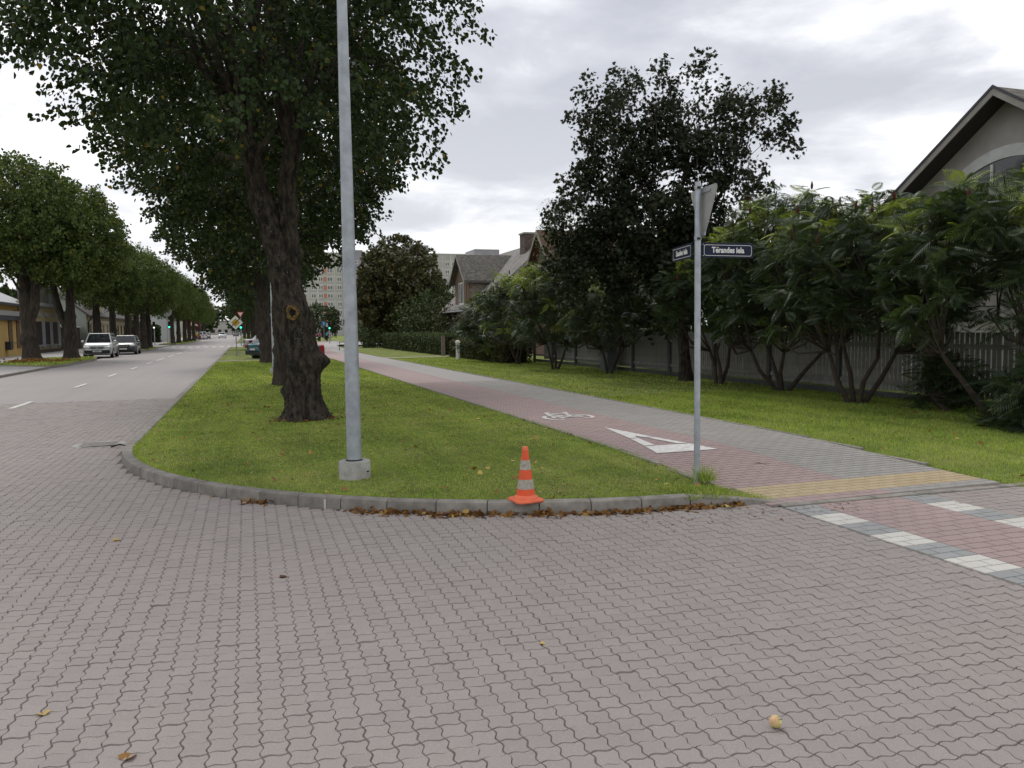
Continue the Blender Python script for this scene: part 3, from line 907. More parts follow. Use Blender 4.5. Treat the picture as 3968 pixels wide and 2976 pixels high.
def trunk_mesh(path, radii, n=26, step=0.09, burls=(), rough=0.05, flare=0.0, seed=1, fiss=0.0):
    rg = np.random.default_rng(seed)
    P = np.array(path, float); zs = P[:, 2]
    Z = np.arange(zs[0], zs[-1] + 1e-6, step)
    th = np.arange(n) * 2 * PI / n
    ph = rg.uniform(0, 2 * PI, 8); kz = rg.uniform(.5, 2.2, 8); kt = [2, 3, 5, 7, 9, 4, 11, 6]
    X = np.interp(Z, zs, P[:, 0]); Y = np.interp(Z, zs, P[:, 1])
    # smooth the centre line
    for _ in range(6):
        X[1:-1] = (X[:-2] + 2 * X[1:-1] + X[2:]) / 4; Y[1:-1] = (Y[:-2] + 2 * Y[1:-1] + Y[2:]) / 4
    R_ = np.interp(Z, zs, radii)
    nt_ = 34; fk = rg.integers(5, 26, nt_); fz = rg.normal(0, 7, nt_); fp = rg.uniform(0, 6.28, nt_); fq = rg.integers(2, 7, nt_)
    V = []
    for i, z in enumerate(Z):
        r_ = np.full(n, R_[i])
        w = sum(np.sin(kt[q] * th + ph[q] + kz[q] * z * 2.2) for q in range(8)) / 8
        r_ = r_ * (1 + rough * 2.2 * w)
        r_ = r_ * (1 + 0.03 * np.sign(np.sin(9 * th + 1.3 * math.sin(z * 2.1))) )
        if fiss:
            acc = np.zeros(n)
            for q in range(nt_): acc += np.sin(fk[q] * th + fz[q] * z + fp[q] + 1.6 * math.sin(fq[q] * z * 1.3 + fp[q]))
            acc /= math.sqrt(nt_)
            r_ = r_ + fiss * (0.55 - np.abs(acc)) + fiss * .5 * rg.normal(0, .5, n)
        fl = flare * math.exp(-(z - Z[0]) / 0.22)
        r_ = r_ * (1 + fl * (0.75 + 0.5 * np.sin(5 * th + ph[0])))
        for (bz, bt, ba, bs, bw) in burls:
            dt = (th - bt + PI) % (2 * PI) - PI
            r_ = r_ + ba * np.exp(-(dt / bw) ** 2 - ((z - bz) / bs) ** 2)
        V.append(np.c_[X[i] + r_ * np.cos(th), Y[i] + r_ * np.sin(th), np.full(n, z)])
    V = np.vstack(V); F = []
    for i in range(len(Z) - 1):
        for k in range(n):
            a = i * n + k; b_ = i * n + (k + 1) % n; F.append((a, b_, b_ + n, a + n))
    return V, np.array(F)
def limbs(rg, name, mat, parent, starts, targets, r0_, r1=0.012, n=6, sag=0.5):
    b = MB()
    for tgt in targets:
        s_ = starts[rg.integers(len(starts))]; s_ = np.array(s_, float); t_ = np.array(tgt)
        mid = s_ * 0.5 + t_ * 0.5 + np.array([0, 0, sag]) * rg.uniform(.3, 1.0) + rg.normal(0, .15, 3)
        rr_ = r0_ * rg.uniform(.6, 1.1)
        pts = [s_, s_ * .75 + mid * .25 + rg.normal(0, .05, 3), mid, mid * .45 + t_ * .55 + rg.normal(0, .08, 3), t_]
        b.tube(pts, [rr_, rr_ * .75, rr_ * .5, rr_ * .3, r1], n)
    return b.build(name, mat, parent, smooth=True)
R0 = np.array([math.cos(YAW), -math.sin(YAW), 0]); F0 = np.array([math.sin(YAW), math.cos(YAW), 0])

# ---- the big linden
rg = np.random.default_rng(21)
T1 = np.array([0.95, 14.28, 0.0])
t1 = thing('linden_tree', 'big near linden with burled dark trunk and ringed knot on the corner lawn', 'tree', T1, 0, 'lindens on the right of the road')
def lat(u, z, f=0.0): p = R0 * u + F0 * f; return (p[0], p[1], z)
angR = math.atan2(R0[1], R0[0])       # direction seen as 'right' by someone at the crossing
angF = math.atan2(-F0[1], -F0[0])     # towards the viewer
pth = [lat(0, 0.06), lat(-.02, .5), lat(-.01, 1.1), lat(-.10, 1.6), lat(-.16, 2.0), lat(-.31, 2.7), lat(-.50, 3.4), lat(-.70, 4.1), lat(-.88, 5.0), lat(-.95, 6.0)]
V_, F_ = trunk_mesh(pth, [.325, .265, .255, .265, .25, .22, .19, .165, .145, .13], 110, .026,
    [(.62, angR + PI, .13, .15, .35), (1.12, angR + .15, .19, .15, .75), (1.05, angF, .07, .14, .6), (1.42, angR + PI - .3, .06, .2, .4), (1.75, angR + .35, .09, .12, .4), (1.98, angF + .25, .07, .24, .55), (1.85, angR + PI, .06, .2, .5), (3.2, angF - .3, .06, .15, .4), (3.85, angR + PI, .07, .2, .4), (4.2, angF, .06, .12, .4), (.95, angR + PI + .5, .05, .12, .35), (2.55, angR + .2, .05, .12, .35), (1.35, angF + .7, .05, .1, .3), (.35, angF - .5, .04, .12, .35), (2.3, angF - .8, .045, .1, .3)],
    0.075, 0.5, 3, .021)
np_mesh('trunk', V_, F_, 'bark', t1, smooth=True)
pth2 = [lat(-.14, 2.2, .05), lat(-.15, 2.8, .05), lat(-.22, 3.5, .05), lat(-.22, 4.2, 0.05), lat(-.08, 4.9, .05), lat(.1, 5.8, .1)]
V_, F_ = trunk_mesh(pth2, [.09, .125, .14, .145, .135, .11], 80, .03, [(3.0, angR, .06, .12, .4), (3.7, angR + .3, .05, .12, .4)], .06, 0, 8, .017)
np_mesh('fork_stem', V_, F_, 'bark', t1, smooth=True)
# knot with a lichen-covered rim and a hollow
kn = np.array(lat(-.14, 1.96)) - F0 * .365 + R0 * .06
b = MB(); vs = []; n1, n2 = 26, 8
for i in range(n1):
    a = 2 * PI * i / n1
    for j in range(n2):
        c_ = 2 * PI * j / n2; rr_ = 0.088 + 0.007 * math.sin(3 * a + 1) + .004 * math.sin(7 * a)
        w = 0.034 + .006 * math.sin(5 * a + 2)
        p = kn + R0 * (rr_ + w * math.cos(c_)) * math.cos(a) * .92 + np.array([0, 0, 1.0]) * (rr_ + w * math.cos(c_)) * math.sin(a) * 1.12 - F0 * w * .8 * math.sin(c_)
        vs.append(tuple(p))
b.add(vs, [(i * n2 + j, ((i + 1) % n1) * n2 + j, ((i + 1) % n1) * n2 + (j + 1) % n2, i * n2 + (j + 1) % n2) for i in range(n1) for j in range(n2)])
knot = b.build('knot', 'lichen', t1, smooth=True); knot['label'] = 'round knot rimmed with orange lichen'
b = MB(); vs = [tuple(kn + F0 * 0.012)] + [tuple(kn - F0 * .004 + R0 * .10 * math.cos(2 * PI * i / 20) * .85 + np.array([0, 0, .112]) * math.sin(2 * PI * i / 20)) for i in range(20)]
b.add(vs, [(0, 1 + i, 1 + (i + 1) % 20) for i in range(20)]); b.build('hollow', 'hollow', knot)
# pale lichen scabs and pruning scars
b = MB()
for q in range(120):
    z = random.choice([random.uniform(1.5, 2.6), random.uniform(2.6, 4.2), random.uniform(1.2, 1.7)]); a = angF + random.gauss(.35, .45)
    cx = np.interp(z, [p[2] for p in pth], [p[0] for p in pth]); cy = np.interp(z, [p[2] for p in pth], [p[1] for p in pth])
    r_ = np.interp(z, [p[2] for p in pth], [.325, .265, .255, .265, .25, .22, .19, .165, .145, .13]) + .02
    c_ = np.array([cx + r_ * math.cos(a), cy + r_ * math.sin(a), z]); tx = np.array([-math.sin(a), math.cos(a), 0])
    s_ = random.uniform(.003, .011)
    b.add([tuple(c_ + tx * s_ * math.cos(k * 1.05) * random.uniform(.6, 1.1) + np.array([0, 0, 1.5 * s_ * math.sin(k * 1.05) * random.uniform(.6, 1.1)])) for k in range(6)], [(0, 1, 2, 3, 4, 5)])
b.build('lichen_scabs', 'lichen_grey', t1)['kind'] = 'stuff'
top = [np.array(lat(-.92, 5.6)), np.array(lat(.05, 5.5, .1)), np.array(lat(-.8, 4.6)), np.array(lat(-.1, 4.7))]
c0 = np.array(lat(-.95, 7.6))
C1, A1, D1, P1 = crown(rg, c0, (3.62, 3.7, 3.5), 1250, 52, .85, .34, -.92, .42, .11, .26)
keep = (C1[:, 2] > 4.15 + 0.12 * rg.normal(0, 1, len(C1))) & (C1[:, 2] < 10.6)
C1, A1, D1 = C1[keep], A1[keep], D1[keep]
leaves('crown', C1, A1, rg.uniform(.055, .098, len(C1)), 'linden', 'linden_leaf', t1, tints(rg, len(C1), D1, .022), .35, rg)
limbs(rg, 'limb', 'bark', t1, top, P1[rg.integers(0, len(P1), 46)], .085, .012)

# ---- other lindens on the right
def linden(loc, name_label, seed, ncl, nper, leaf, rad=(4.1, 4.0, 3.6), cz=7.2, tr=.33, mat='linden_leaf', shape='linden', fork=False, lean=0.0, warm=.03, group='lindens on the right of the road', zmin=3.2, n=24, limbn=24, base=.28, bark='bark_far'):
    rg = np.random.default_rng(seed)
    t = thing('linden_tree', name_label, 'tree', (loc[0], loc[1], 0.06), 0, group)
    bu = [(rg.uniform(.3, 3.5), rg.uniform(0, 6.28), rg.uniform(.05, .13) * tr / .33, rg.uniform(.1, .22), rg.uniform(.35, .7)) for _ in range(9)]
    L = lambda z: lean * z
    if not fork:
        V_, F_ = trunk_mesh([lat(0, 0), lat(L(1), 1), lat(L(2.2), 2.2), lat(L(3.6), 3.6), lat(L(5.5), 5.5)], [tr, tr * .88, tr * .82, tr * .72, tr * .45], n, .12 if n < 30 else .05, bu, .06, .45, seed, 0.0 if n < 30 else .02)
        np_mesh('trunk', V_, F_, bark, t, smooth=True); tops = [np.array(lat(L(5), 5)), np.array(lat(L(4.2), 4.2)), np.array(lat(L(3.6), 3.6))]
    else:
        V_, F_ = trunk_mesh([lat(0, 0), lat(0, 1), lat(0.02, 2.0), lat(.06, 3.0), lat(.12, 4.4), lat(.1, 5.5)], [tr, tr * .88, tr * .8, tr * .6, tr * .5, tr * .4], n, .12, bu, .06, .45, seed)
        np_mesh('trunk', V_, F_, bark, t, smooth=True)
        V_, F_ = trunk_mesh([lat(-.05, 1.4), lat(-.25, 2.0), lat(-.6, 3.0), lat(-.85, 4.2), lat(-.95, 5.2)], [tr * .5, tr * .55, tr * .5, tr * .45, tr * .3], n, .12, [], .06, 0, seed + 1)
        np_mesh('fork_stem', V_, F_, bark, t, smooth=True); tops = [np.array(lat(.1, 5)), np.array(lat(-.9, 4.8))]
    C, A, D, P = crown(rg, np.array(lat(L(6), cz)), rad, ncl, nper, .6, .40, -.92, .28, .14 if leaf < .15 else .2, .2)
    kp = C[:, 2] > zmin; C, A, D = C[kp], A[kp], D[kp]
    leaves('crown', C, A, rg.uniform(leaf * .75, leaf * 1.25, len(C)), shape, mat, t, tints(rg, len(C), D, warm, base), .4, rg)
    limbs(rg, 'limb', bark, t, tops, P[rg.integers(0, len(P), limbn)], .075, .015, 5)
    return t
linden((1.02, 23.64), 'second linden on the right, its flared root right behind the big trunk', 31, 1500, 30, .10, n=64, tr=.28, lean=-.03, rad=(4.0, 4.0, 3.4), cz=7.0, zmin=3.5)
t3 = linden((1.0, 41.2), 'third linden on the right, leaning left beside the teal car', 32, 1100, 24, .135, n=48, tr=.36, lean=-.07, rad=(4.2, 4.2, 3.8), cz=7.0, zmin=3.0)
def dup(src, loc, rz, label, group, s=1.0):
    c = copy_tree(src); c.location = (loc[0], loc[1], 0.06); c.rotation_euler.z = rz; c.scale = (s, s, s)
    tag(c, label, None, group); return c
G_R = 'lindens on the right of the road'; G_L = 'lindens on the left of the road'
proto = linden((1.0, 63.0), 'fourth linden on the right, past the priority road sign', 33, 620, 13, .25, mat='linden_leaf', shape='diamond', tr=.38, n=16, limbn=14)
dup(proto, (1.1, 76), 1.7, 'fifth linden on the right, by the silver saloon', G_R)
dup(proto, (1.3, 118), 3.1, 'linden on the right just past the far crossing', G_R, .95)
dup(proto, (1.0, 136), 4.4, 'linden on the far right stretch of the road', G_R, .9)
dup(proto, (0.4, 158), 0.6, 'next to last linden visible on the right of the road', G_R, .9)
dup(proto, (-0.4, 190), 2.6, 'last linden visible on the right of the road', G_R, .9)
# ---- left row
la = linden((-11.6, 51.2), 'leftmost linden across the road with two stems and a leaf heap at its foot', 41, 1200, 22, .15, mat='linden_leaf_far', tr=.46, fork=False, lean=-.035, rad=(3.6, 4.2, 3.7), cz=7.9, zmin=4.3, group=G_L, base=.40, warm=.03)
V_, F_ = trunk_mesh([lat(-.05, 2.2), lat(.22, 2.9), lat(.40, 3.8), lat(.45, 5.2)], [.25, .28, .25, .18], 20, .12, [(3.0, angR, .08, .2, .5)], .07, 0, 77); np_mesh('fork_stem', V_, F_, 'bark_far', la, smooth=True)
lb = linden((-10.3, 55.0), 'second linden across the road, forked low beside the silver minivan', 42, 1200, 22, .15, mat='linden_leaf_far', tr=.42, fork=True, rad=(3.4, 4.1, 3.5), cz=7.5, zmin=4.2, group=G_L, base=.40, warm=.03)
lc = linden((-12.9, 80.5), 'third linden across the road, straight trunk above the silver minivan', 43, 900, 18, .2, mat='linden_leaf_far', shape='diamond', tr=.40, rad=(3.4, 4.1, 3.6), cz=7.6, zmin=4.1, group=G_L, n=16, limbn=14, base=.42, warm=.03)
spots = [((-13.1, 91), 1.1, 1.0, 'fourth linden across the road, thick trunk over the dark estate car'),
         ((-12.3, 96), 2.3, 1.0, 'fifth linden across the road, in front of the cream house end'),
         ((-12.4, 104), 3.9, 1.0, 'sixth linden across the road, beside the white cabinet'),
         ((-9.0, 80), 5.0, .80, 'kerbside linden behind the dark estate car'),
         ((-9.2, 86), 0.4, .82, 'kerbside linden on the grass island before the zebra crossing'),
         ((-9.5, 116), 2.0, .85, 'first linden past the zebra crossing on the left'),
         ((-9.3, 124), 3.3, .85, 'second linden past the zebra crossing on the left'),
         ((-9.1, 133), 4.7, .85, 'third linden past the zebra crossing on the left'),
         ((-9.0, 142), 0.9, .85, 'fourth linden past the zebra crossing on the left'),
         ((-8.9, 152), 2.9, .85, 'linden beside the maroon canopy on the left'),
         ((-11.5, 196), 5.5, .95, 'linden behind the parked cars far on the left'),
         ((-11.0, 214), 1.5, .9, 'linden near the far end of the left row'),
         ((-11.0, 236), 3.5, .9, 'last linden of the row on the left')]
for (l_, rz, s_, lab) in spots: dup(lc, l_, rz, lab, G_L, s_)

# ---- maple by the fence
rg = np.random.default_rng(51)
mt = thing('maple_tree', 'dark maple with star-shaped leaves rising above the picket fence', 'tree', (11.75, 19.6, 0.08))
tm = [(0, 0, 0), (-.05, 0.1, 1.5), (-.15, .2, 2.8), (-.2, .3, 3.6)]
V_, F_ = trunk_mesh(tm, [.17, .145, .13, .12], 18, .12, [], .05, .5, 5); np_mesh('trunk', V_, F_, 'bark', mt, smooth=True)
stems = [[(-.2, .3, 3.4), (-.6, .6, 4.5), (-1.0, .9, 5.7), (-1.5, 1.2, 7.0)], [(-.2, .3, 3.4), (-.1, .3, 4.7), (.1, .2, 6.0), (.2, .2, 7.6)], [(-.2, .3, 3.4), (.5, -.2, 4.5), (1.0, -.6, 5.6), (1.3, -.8, 6.9)], [(-.2, .3, 3.2), (-.9, .5, 4.1), (-1.7, .9, 5.0), (-2.3, 1.1, 5.6)]]
b = MB()
for s_ in stems: b.tube(s_, [.085, .06, .04, .015], 7)
b.build('stem', 'bark', mt, smooth=True)
Cs, As, Ds, Ps = [], [], [], []
LR = np.array([math.cos(YAW), -math.sin(YAW), 0])
for (u, f_, z, ru, rz, n_) in ((-1.8, .6, 8.2, 1.75, 1.85, 290), (-2.2, .6, 6.7, 1.5, 1.6, 200), (-.4, .5, 7.2, 1.3, 1.5, 150), (.85, -.2, 7.7, 1.3, 1.55, 190), (2.55, -.6, 7.5, 1.25, 1.4, 140), (-3.2, .9, 5.0, 1.6, 1.7, 230), (-1.2, .4, 4.4, 1.8, 1.5, 250), (.6, .3, 6.3, 1.0, 1.0, 70), (.3, .3, 3.6, 1.7, 1.5, 210), (2.2, -.4, 5.2, .8, 1.0, 45), (-3.1, 1.2, 3.3, 1.6, 1.4, 200), (1.6, .0, 3.3, 1.3, 1.3, 110)):
    u *= .70; z = 3.0 + (z - 3.0) * .86; ru *= .78; rz *= .88
    c_ = LR * (u - .18) + F0 * f_ + np.array([0, 0, z])
    C, A, D, P = crown(rg, c_, (ru, ru, rz), int(n_ * (.27 if z > 4.9 else .5)), 44, .42, .42, -.95, .7, .17, .0, radial=True, gaps=.015 if z > 4.9 else 0)
    Cs.append(C); As.append(A); Ds.append(D); Ps.append(P[rg.integers(0, len(P), 4)])
# upright shoots on the outline
shoots = []
for q in range(46):
    u = rg.uniform(-2.0, 1.9); zt = 7.35 - 0.34 * (u + .2) ** 2 - (.55 if abs(u - .35) < .3 else 0)
    bse = LR * u + F0 * rg.uniform(-.6, .8) + np.array([0, 0, zt]); dr = unit(np.array([.12 * u, 0, 1.0]) + rg.normal(0, .16, 3))
    k_ = rg.integers(12, 18); tt = np.linspace(-.5, rg.uniform(.45, .95), k_)[:, None]
    shoots.append((bse - dr * .9, bse + dr * float(tt[-1, 0])))
    Cs.append(bse + dr * tt + rg.normal(0, .07, (k_, 3))); As.append(unit(rg.normal(0, 1, (k_, 3)) + np.array([0, 0, -.2]))); Ds.append(np.ones(k_))
C = np.vstack(Cs); A = np.vstack(As); D = np.concatenate(Ds)
b = MB()
for p0_, p1_ in shoots: b.tube([tuple(p0_), tuple((p0_ + p1_) / 2 + rg.normal(0, .03, 3)), tuple(p1_)], [.016, .011, .005], 5)
b.build('shoots', 'bark', mt)['kind'] = 'stuff'
leaves('crown', C, A, rg.uniform(.08, .135, len(C)), 'maple', 'maple_leaf', mt, tints(rg, len(C), D, .015), .35, rg)
limbs(rg, 'limb', 'bark', mt, [np.array(s_[q]) for s_ in stems for q in (1, 2)], np.vstack(Ps), .03, .008, 5, .3)

# ---- sumacs along the fence
def sumac(loc, top, spread, seed, label, nros, stems_, frond=.36, lo=1.6, warm=.10, size=1.0):
    nros = int(nros * 1.45)
    rg = np.random.default_rng(seed)
    t = thing('sumac_shrub', label, 'shrub', (loc[0], loc[1], 0.07), 0, 'sumac shrubs along the picket fence')
    tips = []
    for q in range(nros):
        a = rg.uniform(0, 2 * PI); r_ = spread * math.sqrt(rg.random()); k_ = r_ / spread
        hi = top * (1 - .26 * k_ * k_); z = lo + (hi - lo) * rg.random() ** (0.45 if k_ < .8 else .8)
        tips.append((r_ * math.cos(a), r_ * math.sin(a), z - .25))
    tips = np.array(tips)
    b = MB(); hubs = []
    for (dx, dy, h_) in stems_:
        e_ = np.array([dx, dy, h_]); m_ = e_ * .4 + np.array([rg.normal(0, .22), rg.normal(0, .22), 0]); m_[2] = h_ * .45
        s0 = np.array([dx * .12, dy * .12, 0.0])
        b.tube([s0, m_ * .5 + s0 * .5 + rg.normal(0, .04, 3) * np.array([1, 1, 0]), m_, e_], [.056 * size, .045 * size, .036 * size, .026 * size], 8); hubs += [m_, e_]
    b.build('trunk', 'bark_sumac', t, smooth=True)
    b = MB(); hubs = np.array(hubs)
    for p in tips:
        h_ = hubs[np.argmin(((hubs - p) ** 2).sum(1) + 1.5 * (hubs[:, 2] > p[2]))]
        m_ = h_ * .5 + p * .5 + np.array([0, 0, -.15]) + rg.normal(0, .08, 3)
        b.tube([h_, m_, p], [.024, .018, .011], 5, cap=False)
    b.build('branches', 'bark_sumac', t)['kind'] = 'stuff'
    C, A, T = [], [], []
    zt = tips[:, 2].max()
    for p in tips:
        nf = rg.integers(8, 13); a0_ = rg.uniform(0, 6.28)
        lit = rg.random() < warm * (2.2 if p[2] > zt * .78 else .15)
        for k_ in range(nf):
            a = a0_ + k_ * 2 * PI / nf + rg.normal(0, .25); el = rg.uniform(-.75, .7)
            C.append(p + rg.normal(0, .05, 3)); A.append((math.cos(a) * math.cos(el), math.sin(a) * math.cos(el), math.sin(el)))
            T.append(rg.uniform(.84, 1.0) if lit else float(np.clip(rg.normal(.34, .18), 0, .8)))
    C = np.array(C); A = np.array(A)
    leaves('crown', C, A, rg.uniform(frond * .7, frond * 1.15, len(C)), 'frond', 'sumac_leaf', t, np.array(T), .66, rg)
    b = MB()
    for p in tips[rg.integers(0, len(tips), max(3, nros // 14))]:
        if p[2] > zt * .6: b.lathe([(.004, 0), (.026, .04), (.03, .09), (.018, .15), (.003, .19)], 6, (p[0], p[1], p[2] + .1))
    if b.v: b.build('fruit_spikes', 'sumac_fruit', t)['kind'] = 'stuff'
    return t
sumac((11.3, 12.5), 4.4, 1.85, 61, 'broad sumac in front of the right-hand house, reaching above its eave', 230, [(-.9, .6, 2.3), (.3, .9, 2.6), (.9, -.6, 2.2), (-.3, -.9, 2.0)], lo=1.55)
sumac((11.5, 9.5), 4.3, 1.75, 62, 'sumac at the right edge of the picture under the gable', 200, [(-.8, .9, 2.4), (.4, .3, 2.6), (.6, -.8, 2.0)], lo=1.6)
sumac((11.9, 15.5), 5.0, 1.75, 63, 'sumac with several thin trunks behind the street name sign', 210, [(-.7, .7, 2.2), (.3, .9, 2.5), (.5, -.6, 2.3), (-.6, -.5, 2.1)], lo=1.55)
sumac((11.8, 18.0), 4.0, 1.6, 64, 'dark sumac right of the maple trunk', 110, [(-.5, .5, 2.0), (.5, .2, 2.2), (.1, -.6, 2.0)], lo=1.7)
sumac((11.3, 23.6), 3.5, 1.5, 65, 'sumac left of the maple, beside the grey metal cabinet', 100, [(-.5, .4, 1.9), (.4, .5, 2.0), (.1, -.6, 1.8)], lo=1.2)
sumac((10.9, 27.4), 4.5, 1.7, 66, 'tall bright sumac with leaning grey trunk beside the low hedge', 150, [(-.7, .6, 2.2), (.3, .8, 2.5), (.3, -.7, 2.1)], lo=1.2, warm=.2)
sumac((11.0, 32.0), 4.3, 1.7, 67, 'bright green sumac in front of the brown gabled house', 130, [(-.8, .2, 2.0), (.5, .4, 2.4), (.0, -.7, 2.0)], lo=1.1, warm=.2, frond=.4)
sumac((10.9, 35.8), 3.5, 1.4, 68, 'leftmost sumac, spilling over the low hedge', 95, [(-.5, .2, 1.6), (.4, .4, 1.9)], lo=.8, warm=.2, frond=.4)
sumac((10.9, 8.2), 1.35, 0.75, 69, 'low dark bush at the right edge under the sumacs', 46, [(-.2, .2, .7), (.3, .1, .8)], lo=.25, warm=.0, frond=.36)
sumac((11.6, 10.6), 1.3, 0.6, 70, 'low dark bush against the fence at the far right', 22, [(-.2, .2, .6), (.2, .1, .7)], lo=.25, warm=.0, frond=.36)
# trees and shrubs of the garden behind the fence, which close the view under the sumacs
def bush(loc, rad, cz, seed, name, label, cat, mat, ncl, nper, leaf, shape='diamond', trunk=.12, warm=.03, group=None, base=.28, low=-.95, radial=False, bark='bark_far', zmin=.05, rz=None, up=.4, nl=9):
    rg = np.random.default_rng(seed)
    t = thing(name, label, cat, (loc[0], loc[1], .06), 0, group)
    hh = max(cz - .2, .5)
    V_, F_ = trunk_mesh([(0, 0, 0), (.05, .05, hh * .5), (0, 0, hh)], [trunk, trunk * .8, trunk * .5], 12, max(.12, hh / 20), [], .05, .4, seed); np_mesh('trunk', V_, F_, bark, t, smooth=True)
    C, A, D, P = crown(rg, (0, 0, cz), (rad, rad, rz or rad * .85), ncl, nper, .35 * min(rad, 1.6), .35, low, .3, .1 * min(rad, 2), .1, radial=radial)
    kp = C[:, 2] > zmin; C, A, D = C[kp], A[kp], D[kp]
    leaves('crown', C, A, rg.uniform(leaf * .75, leaf * 1.25, len(C)), shape, mat, t, tints(rg, len(C), D, warm, base), up, rg)
    limbs(rg, 'limb', bark, t, [np.array((0, 0, hh * .6)), np.array((0, 0, hh * .9))], P[rg.integers(0, len(P), nl)], trunk * .35, .01, 5, .2)
    return t
G_G = 'garden trees behind the picket fence'
bush((14.8, 22.5), 2.6, 2.7, 71, 'garden_tree', 'dark bushy tree behind the fence left of the maple', 'tree', 'maple_leaf', 330, 16, .2, group=G_G)
bush((15.0, 17.3), 2.3, 2.3, 72, 'garden_tree', 'dark bushy tree behind the fence right of the maple', 'tree', 'maple_leaf', 300, 16, .18, group=G_G)
bush((15.8, 27.0), 2.8, 2.9, 73, 'garden_tree', 'dark tree in the garden behind the tall bright sumac', 'tree', 'shrub_leaf', 320, 15, .22, group=G_G)
bush((14.6, 31.5), 2.0, 2.0, 74, 'garden_tree', 'dark shrub filling the gap behind the sumacs', 'tree', 'shrub_leaf', 240, 14, .2, group=G_G)
bush((16.6, 39.8), 1.6, 5.6, 75, 'birch_tree', 'pale wispy birch left of the dark maple', 'tree', 'birch_leaf', 420, 18, .12, 'narrow', .12, low=-.9, rz=3.3, up=.2, nl=70)
# horse chestnut and shrubs by the hedge
ch = bush((13.6, 74.0), 4.3, 5.3, 81, 'chestnut_tree', 'round browning horse chestnut behind the clipped hedge', 'tree', 'chestnut_leaf', 1100, 22, .26, 'maple', .3, .09, base=.36, rz=4.6, up=.55)
bush((13.4, 60), 2.4, 2.1, 82, 'shrub', 'green shrub in front of the horse chestnut', 'shrub', 'shrub_leaf', 300, 15, .2, rz=2.2)
bush((14.8, 55.5), 1.8, 1.7, 83, 'shrub', 'brownish shrub left of the gabled house', 'shrub', 'chestnut_leaf', 200, 14, .2, rz=2.0)
bush((10.4, 69.5), 1.1, .8, 84, 'shrub', 'small dark shrub at the left end of the clipped hedge', 'shrub', 'shrub_leaf', 120, 12, .16)
bush((13.3, 50.3), .85, 1.2, 85, 'shrub', 'round bush under the dormer window of the gabled house', 'shrub', 'sumac_leaf', 120, 12, .13)
bush((16.5, 70), 2.2, 3.6, 86, 'garden_tree', 'green tree between the chestnut and the corrugated roof', 'tree', 'shrub_leaf', 220, 14, .25)
bush((10.5, 124), 3.2, 3.0, 87, 'street_tree', 'small dark green tree behind the walking group', 'tree', 'shrub_leaf', 260, 14, .34)
bush((16, 112), 1.8, 1.8, 88, 'shrub', 'light green shrub by the hip-roofed house', 'shrub', 'sumac_leaf', 160, 13, .25)

# ---- hedges
def hedge(x0, x1, y0, y1, h, seed, label, n, leaf, mat='hedge_leaf', rz=0.0, loc=None, warm=.05):
    rg = np.random.default_rng(seed)
    cx, cy = (x0 + x1) / 2, (y0 + y1) / 2
    t = thing('hedge', label, 'hedge', (cx, cy, .07), rz)
    lx, ly = (x1 - x0) / 2, (y1 - y0) / 2
    b = MB(); b.box((0, 0, h * .47), (2 * lx - .22, 2 * ly - .22, h * .90)); b.build('branch_core', pm('hedge_core', (.012, .014, .006), rough=.95), t)
    areas = np.array([ly * h, ly * h, lx * h, lx * h, lx * ly * 2]); areas = areas / areas.sum()
    s_ = rg.choice(5, n, p=areas); u = rg.uniform(-1, 1, n); v = rg.uniform(0, 1, n)
    P = np.zeros((n, 3)); N = np.zeros((n, 3))
    for q, (sx, sy) in enumerate(((-1, 0), (1, 0), (0, -1), (0, 1))):
        k_ = s_ == q
        P[k_] = np.c_[np.where(sx, sx * lx, u[k_] * lx), np.where(sy, sy * ly, u[k_] * ly), v[k_] * h]; N[k_] = (sx, sy, .2)
    k_ = s_ == 4; P[k_] = np.c_[u[k_] * lx, (v[k_] * 2 - 1) * ly, np.full(k_.sum(), h)]; N[k_] = (0, 0, 1)
    bump_ = .05 * np.sin(P[:, 1] * 2.1) + .04 * np.sin(P[:, 1] * 5.3 + P[:, 2] * 4)
    P += N * (rg.normal(-.03, .05, n) + bump_)[:, None]
    A = unit(N + rg.normal(0, .7, (n, 3)))
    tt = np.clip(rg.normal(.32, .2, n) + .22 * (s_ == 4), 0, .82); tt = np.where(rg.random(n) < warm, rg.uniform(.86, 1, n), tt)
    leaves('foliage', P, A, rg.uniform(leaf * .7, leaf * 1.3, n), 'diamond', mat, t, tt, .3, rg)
    return t
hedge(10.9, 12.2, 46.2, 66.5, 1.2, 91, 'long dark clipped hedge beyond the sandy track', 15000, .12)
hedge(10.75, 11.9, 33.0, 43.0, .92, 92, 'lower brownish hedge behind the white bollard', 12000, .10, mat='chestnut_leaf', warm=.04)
hedge(14.0, 22.0, 96.0, 98.5, 1.7, 93, 'bright green clipped hedge beside the far traffic light', 4000, .2, mat='sumac_leaf')

